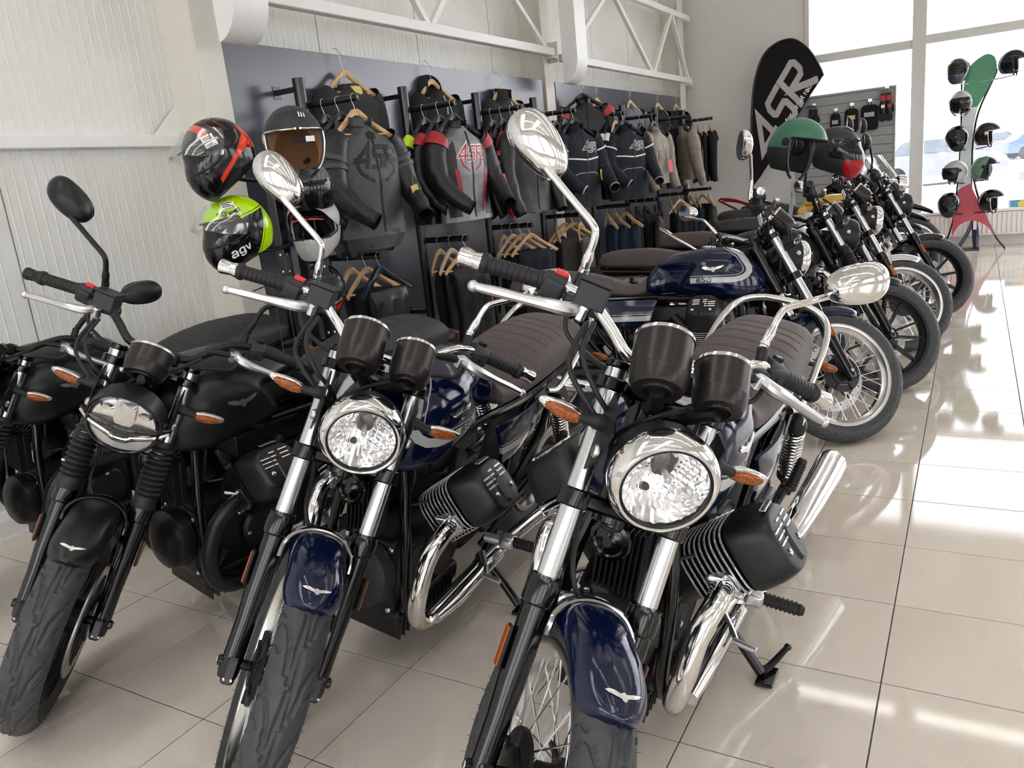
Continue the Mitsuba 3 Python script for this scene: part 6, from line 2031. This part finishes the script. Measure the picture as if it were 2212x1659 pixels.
add('cloth', flag_map(cl, 0), 'flag_cloth', smooth=40, parent=fl)
add('hem', tube(np.column_stack([edge[:, 0], np.full(len(edge), YF) + fold_flag(edge[:, 0], edge[:, 1]), edge[:, 1]]), .014, 8), 'flag_pole', parent=fl)
add('pole', cat(tube([(-2.375, YF, 1.0), (-2.375, YF, .02)], .012, 10), box(-2.62, YF - .25, 0, -2.13, YF + .25, .02, .003)), 'flag_pole', parent=fl)
lg = logo_poly(.43, .17, .30)
lg = affinity.translate(affinity.rotate(lg, 58, origin=(0, 0)), -2.02, 1.84)
clip = Polygon(np.vstack([edge, [(-1.654, 1.986), (-2.059, 1.379), (-2.259, 1.082)]])).buffer(-.01)
lg = lg.intersection(clip)
add('lettering', flag_map(refine(ext(lg, .0006), .06), .004), 'flag_print', smooth=False, parent=fl)
ft = text('for street racing', .058, .0006, True)
tv = np.array(ft.vertices)
c_, s_ = math.cos(math.radians(55)), math.sin(math.radians(55))
ft = trimesh.Trimesh(np.column_stack([tv[:, 0] * c_ - tv[:, 1] * s_ - 1.755, tv[:, 0] * s_ + tv[:, 1] * c_ + 1.955, tv[:, 2]]), ft.faces, process=False)
add('slogan', flag_map(refine(ft, .06), .004), 'print_white', smooth=False, parent=fl)

# ---- slat board with gloves and protectors
P('slat_grey', (.27, .27, .265), .5)
gb = thing('slat_board', 'grey slatted board with hooks standing before the window, hung with gloves', 'slat board')
YG = 9.12
add('frame', cat(box(-1.87, YG, .3, -1.85, YG + .03, 1.99, .002), box(-.72, YG, .3, -.70, YG + .03, 1.985, .002), box(-1.87, YG, 1.965, -.70, YG + .03, 1.99, .002)), 'slat_grey', smooth=False, parent=gb)
add('backing', box(-1.86, YG + .022, .32, -.71, YG + .028, 1.97), 'slat_grey', smooth=False, parent=gb)
for k in range(15):
    add('slat', box(-1.85, YG + .006, .36 + k * .107, -.72, YG + .022, .36 + k * .107 + .1, .003), 'slat_grey', smooth=False, parent=gb)
GI = [(-1.635, 1.86, 'black gloves hanging at the left of the grey slat board', 'pair', 'knit_black', .13, .30),
      (-1.375, 1.77, 'black protector in a slim package second from left on the slat board', 'pack', 'textile_black', .12, .29),
      (-1.19, 1.81, 'black protector with an ochre card in a clear bag on the slat board', 'bag', 'textile_black', .16, .31),
      (-.985, 1.83, 'wide black protector in a clear bag right of the middle of the slat board', 'bag2', 'textile_black', .20, .33),
      (-.80, 1.95, 'black, red and white racing gloves at the right end of the slat board', 'red', 'leather_black', .16, .40)]
for x, z, lab, kd, mt, w, h in GI:
    t = thing('gloves' if kd in ('pair', 'red') else 'back_protector', lab, 'gloves' if kd in ('pair', 'red') else 'protector')
    if kd in ('pair', 'red'):
        for s in (-1, 1):
            palm = wrinkle(loft([np.column_stack([sring(24, w * .22 * a, .028 * a, 2.3) + (s * w * .22, 0), np.full(24, -h * u)]) for u, a in ((.10, .75), (.16, .8), (.28, .72), (.40, 1.0), (.60, 1.08), (.70, .95))][::-1]), .004, 3)
            fing = [tube([(s * w * .22 + dx * w * .10, 0, -h * .66), (s * w * .22 + dx * w * .12, .012, -h * (.80 + .03 * abs(dx))), (s * w * .22 + dx * w * .115, .022, -h * (.93 - .04 * abs(dx)))], [.0125, .012, .010], 8, 2) for dx in (-1.5, -.5, .5, 1.5)]
            fing.append(tube([(s * w * .42, 0, -h * .42), (s * w * .52, .01, -h * .56), (s * w * .50, .015, -h * .66)], [.014, .013, .010], 8, 2))
            m = cat(palm, *fing)
            v = np.array(m.vertices)
            add('glove', trimesh.Trimesh(np.column_stack([x + v[:, 0], YG - .045 - v[:, 1] * 1.0, z + v[:, 2]]), m.faces, process=False), mt, smooth=50, parent=t)
            if kd == 'red':
                add('red_cuff', move(cbox(w * .40, .060, h * .16, .004), (x + s * w * .22, YG - .045, z - h * .24)), 'leather_red', smooth=False, parent=t)
                add('knuckle_guard', move(cbox(w * .26, .012, h * .10, .003), (x + s * w * .22, YG - .077, z - h * .48)), 'print_white' if s < 0 else 'leather_red', smooth=False, parent=t)
        add('card', put(cbox(.11, .05, .002, .0005), (x - .02, YG - .06, z + .0), (.1, -.5, .85)), 'h_slate' if kd == 'pair' else 'print_black', smooth=False, parent=t)
    else:
        add('pad', wrinkle(move(loft([np.column_stack([sring(30, w / 2 * a, .028 * a ** .5, 3), np.full(30, -h * u)]) for u, a in ((.10, .55), (.13, .8), (.2, .95), (.5, 1), (.85, 1), (.96, .9), (1, .6))][::-1]), (x, YG - .035, z)), .003, 4), mt, smooth=50, parent=t)
        add('header_card', box(x - w * .3, YG - .066, z - h * .52, x + w * .28, YG - .064, z - h * .36, .0005), 'ochre' if kd == 'bag' else 'print_grey', smooth=False, parent=t)
        add('strap', cat(*[tube([(x + s * .02, YG - .03, z - h * .10), (x + s * .015, YG - .04, z + .005)], .005, 6) for s in (-1, 1)]), 'knit_black', parent=t)
    hk = thing('slat_hook', 'chrome hook on the slat board carrying the ' + lab.split(' hanging')[0].split(' in a')[0].split(' at the')[0] + (' with card' if kd == 'bag' else ''), 'hook')
    add('hook', cat(box(x - .022, YG - .003, z + .0, x + .022, YG + .004, z + .04, .001), tube([(x, YG, z + .02), (x, YG - .06, z + .012), (x, YG - .075, z + .025)], .0028, 6)), 'steel', smooth=40, parent=hk)

# ---- radiator, folded stand, banner strip on the sill
rd = thing('radiator', 'white ribbed panel radiator below the far window', 'radiator')
add('panel', box(-1.6, YE - .10, .13, 3.0, YE - .07, .40, .006), 'radiator_white', smooth=False, parent=rd)
for k in range(92):
    add('rib', box(-1.59 + k * .05, YE - .115, .15, -1.59 + k * .05 + .028, YE - .098, .385, .006), 'radiator_white', smooth=False, parent=rd)
P('navy_steel', (.016, .022, .060), .3, 0, .5)
fs = thing('paddock_stand', 'dark navy folded paddock stand on the floor behind the helmet stand', 'stand')
add('side', cat(tube([(.02, 8.98, .03), (.12, 9.02, .22), (.17, 9.06, .38)], .022, 8, 3), tube([(.20, 8.98, .03), (.20, 9.02, .2), (.17, 9.06, .38)], .028, 8, 3)), 'navy_steel', parent=fs)
add('base', box(-.03, 8.86, .0, .24, 9.05, .022, .004), 'rack_black', smooth=False, parent=fs)
add('label_plate', box(.165, 8.955, .24, .20, 8.96, .37, .001), 'print_white', smooth=False, parent=fs)
bn = thing('banner_strip', 'low blue and yellow printed strip on the window sill at the right', 'banner')
add('sheet', box(.52, YE - .06, ZS, 1.9, YE - .055, ZS + .085), 'facade_glass', smooth=False, parent=bn)
P('banner_blue', (.05, .32, .50), .4)
P('banner_yellow', (.75, .58, .08), .4)
for k in range(7):
    add('blue_field', box(.54 + k * .19, YE - .0625, ZS + .004, .54 + k * .19 + .10, YE - .0605, ZS + .080), 'banner_blue', smooth=False, parent=bn)
    add('yellow_field', tri([(.62 + k * .19, YE - .064, ZS + .004), (.72 + k * .19, YE - .064, ZS + .004), (.68 + k * .19, YE - .064, ZS + .078), (.61 + k * .19, YE - .064, ZS + .055)], [(0, 1, 2, 3)]), 'banner_yellow', smooth=False, parent=bn)
# ------------------------------------------------------------------ the motorcycles on show
POSES.update({'D': (-2.897, .595, -1.646, .199, .788), 'F': (-1.691, 2.568, .065, .193, .495), 'G': (-1.671, 3.575, .029, .225, .413), 'H': (-1.543, 4.594, .114, .200, .351), 'I': (-1.82, 5.75, .05, .16, .35), 'J': (-1.80, 6.55, .05, .16, .35)})
place_bike(SP, POSES['A'], 'glossy dark blue motorcycle nearest the camera, its front wheel cut by the lower edge', None, True)
place_bike(SP, POSES['B'], 'glossy dark blue motorcycle between the matte black one and the nearest blue one', None, True)
place_bike(ST, POSES['C'], 'matte black motorcycle with bellows on its fork and a barred headlight, left of the blue ones', None, True)
place_bike(ST, POSES['D'], 'matte black motorcycle cut by the left edge, only its tank and one indicator in view', None, False)
place_bike(SP, POSES['E'], 'glossy dark blue motorcycle seen from its right side, first of the far row', None, True)
STF = dict(ST, seat='seat_brown', lamp='round', kind='stone', gauge=1)
place_bike(STF, POSES['F'], 'black motorcycle with cast front wheel and fork bellows, second of the far row', None, False)
P('tank_silver', (.50, .50, .51), .25, .7, .8)
SG = dict(SP, tank='tank_silver', fend='tank_silver', panel='tank_silver', stripe=False)
place_bike(SG, POSES['G'], 'motorcycle with a silver front mudguard and polished spoked rim, third of the far row', None, False)
BH = dict(ST, kind='bobber', fat=.028, gaiter=False, lamp='round', seat='seat_black', arms=10, single=True, fend='black_gloss', tank='black_gloss', panel='black_gloss')
place_bike(BH, POSES['H'], 'black motorcycle with a fat front tyre, fourth of the far row', None, False)
P('tank_yellow', (.58, .33, .03), .3, 0, .8)
TI = dict(SP, kind='tourer', tank='tank_yellow', fend='black_gloss', panel='black_paint', seat='seat_black', bright='black_satin', bar='black_satin', pipe='black_satin', stripe=False, gauge=1, lamp='round', leg='alloy')
place_bike(TI, POSES['I'], 'adventure motorcycle with a yellow tank, black beak and hand guards, fifth of the far row', None, False)
TJ = dict(TI, tank='red_paint', rack='red_paint')
place_bike(TJ, POSES['J'], 'adventure motorcycle with a red tubular tail frame, last of the far row', None, False)
ps = thing('price_sheet', 'white printed price sheet hanging from a handlebar in the far row', 'sheet')
Mp = pose((-1.02, 4.35, .98), .5, 0, .12)
sh = refine(ext(sbox(-.105, -.148, .105, .148), .0008), .03)
v = np.array(sh.vertices)
add('paper', trimesh.Trimesh(np.column_stack([v[:, 2] + .02 * np.sin(v[:, 0] * 14), v[:, 0], v[:, 1]]), sh.faces, process=False), 'print_white', smooth=False, tw=Mp, parent=ps)
add('print_block', cbox(.002, .08, .05, .0004), 'banner_blue', smooth=False, tw=Mp @ pose((.012, .02, .04)), parent=ps)

# ------------------------------------------------------------------ outside, through the far window
bl = thing('building', 'pale building with small windows across the yard, seen through the far window', 'building')
add('wall', box(-16, 42, -.1, -.2, 52, 4.7), 'facade', smooth=False, parent=bl)
for k in range(9):
    for j in range(2):
        add('window', box(-12.62 + k * 1.36, 41.95, .35 + j * 2.0, -12.62 + k * 1.36 + .34, 42.05, 1.55 + j * 2.0), 'facade_glass', smooth=False, parent=bl)
G('car_white', (.42, .43, .45), 0.02)
G('car_blue', (.16, .24, .48), 0.02)
P('car_silver', (.55, .56, .57), .25, .5, .8)
P('car_glass', (.10, .12, .14), .08, 0, .5)


def car(o, rz, mat, label):
    t = thing('car', label, 'car')
    M = pose(o, rz)
    side = [(-2.05, .32), (-2.1, .62), (-2.0, .88), (-1.75, .95), (-1.25, 1.38), (-.9, 1.46), (.15, 1.45), (.45, 1.38), (1.05, .98), (1.7, .88), (2.05, .72), (2.12, .45), (2.05, .30)]
    rings = []
    for y, k in ((-.86, .93), (-.84, .98), (-.70, 1.0), (.70, 1.0), (.84, .98), (.86, .93)):
        rings.append(np.array([(x * (.985 if abs(y) > .8 else 1), y * (1 - .14 * max(0, (z - .9) / .55)), .30 + (z - .30) * k) for x, z in side]))
    add('body', loft(rings[::-1]), mat, smooth=30, tw=M, parent=t)
    for s in (-1, 1):
        add('side_window', tri([(-1.45, s * .845, 1.0), (.85, s * .845, 1.0), (.38, s * .765, 1.36), (-1.05, s * .765, 1.36)], [(0, 1, 2, 3)]), 'car_glass', smooth=False, tw=M, parent=t)
        for x in (-1.3, 1.3):
            add('wheel', put(lathe([(0, -.1), (.2, -.1), (.3, -.09), (.32, -.06), (.32, .06), (.3, .09), (.2, .1), (0, .1)], 24), (x, s * .78, .32), (0, s, 0)), 'rubber', tw=M, parent=t)
    add('windscreen', tri([(.47, -.70, 1.36), (.47, .70, 1.36), (1.03, .78, 1.0), (1.03, -.78, 1.0)], [(0, 1, 2, 3)]), 'car_glass', smooth=False, tw=M @ pose((.02, 0, .02)), parent=t)
    return t


car((-1.2, 27, -.08), .5, 'car_white', 'pale car parked outside, seen left of the helmet stand')
car((.9, 52, -.08), .35, 'car_white', 'white car parked in the yard, seen right of the helmet stand')
car((3.3, 47, -.08), .3, 'car_blue', 'blue car parked in the yard at the right edge of the window')
br = thing('barrier', 'red and white striped barrier lying across the yard outside', 'barrier')
for k in range(12):
    add('red_stripe' if k % 2 else 'white_stripe', box(1.2 + k * .32, 23.9, .0, 1.2 + (k + 1) * .32, 24.1, .22), 'h_red' if k % 2 else 'car_white', smooth=False, parent=br)

# ------------------------------------------------------------------ tidy the labels: sixteen words at most
for _k, _e in labels.items():
    if 'label' in _e:
        _w = _e['label'].split()
        if len(_w) > 16:
            _w = _w[:16]
            while _w[-1] in ('the', 'of', 'a', 'an', 'and', 'on', 'at', 'in', 'with', 'from', 'to', 'by', 'beside', 'behind', 'front', 'its'):
                _w.pop()
            _e['label'] = ' '.join(_w).rstrip(',')
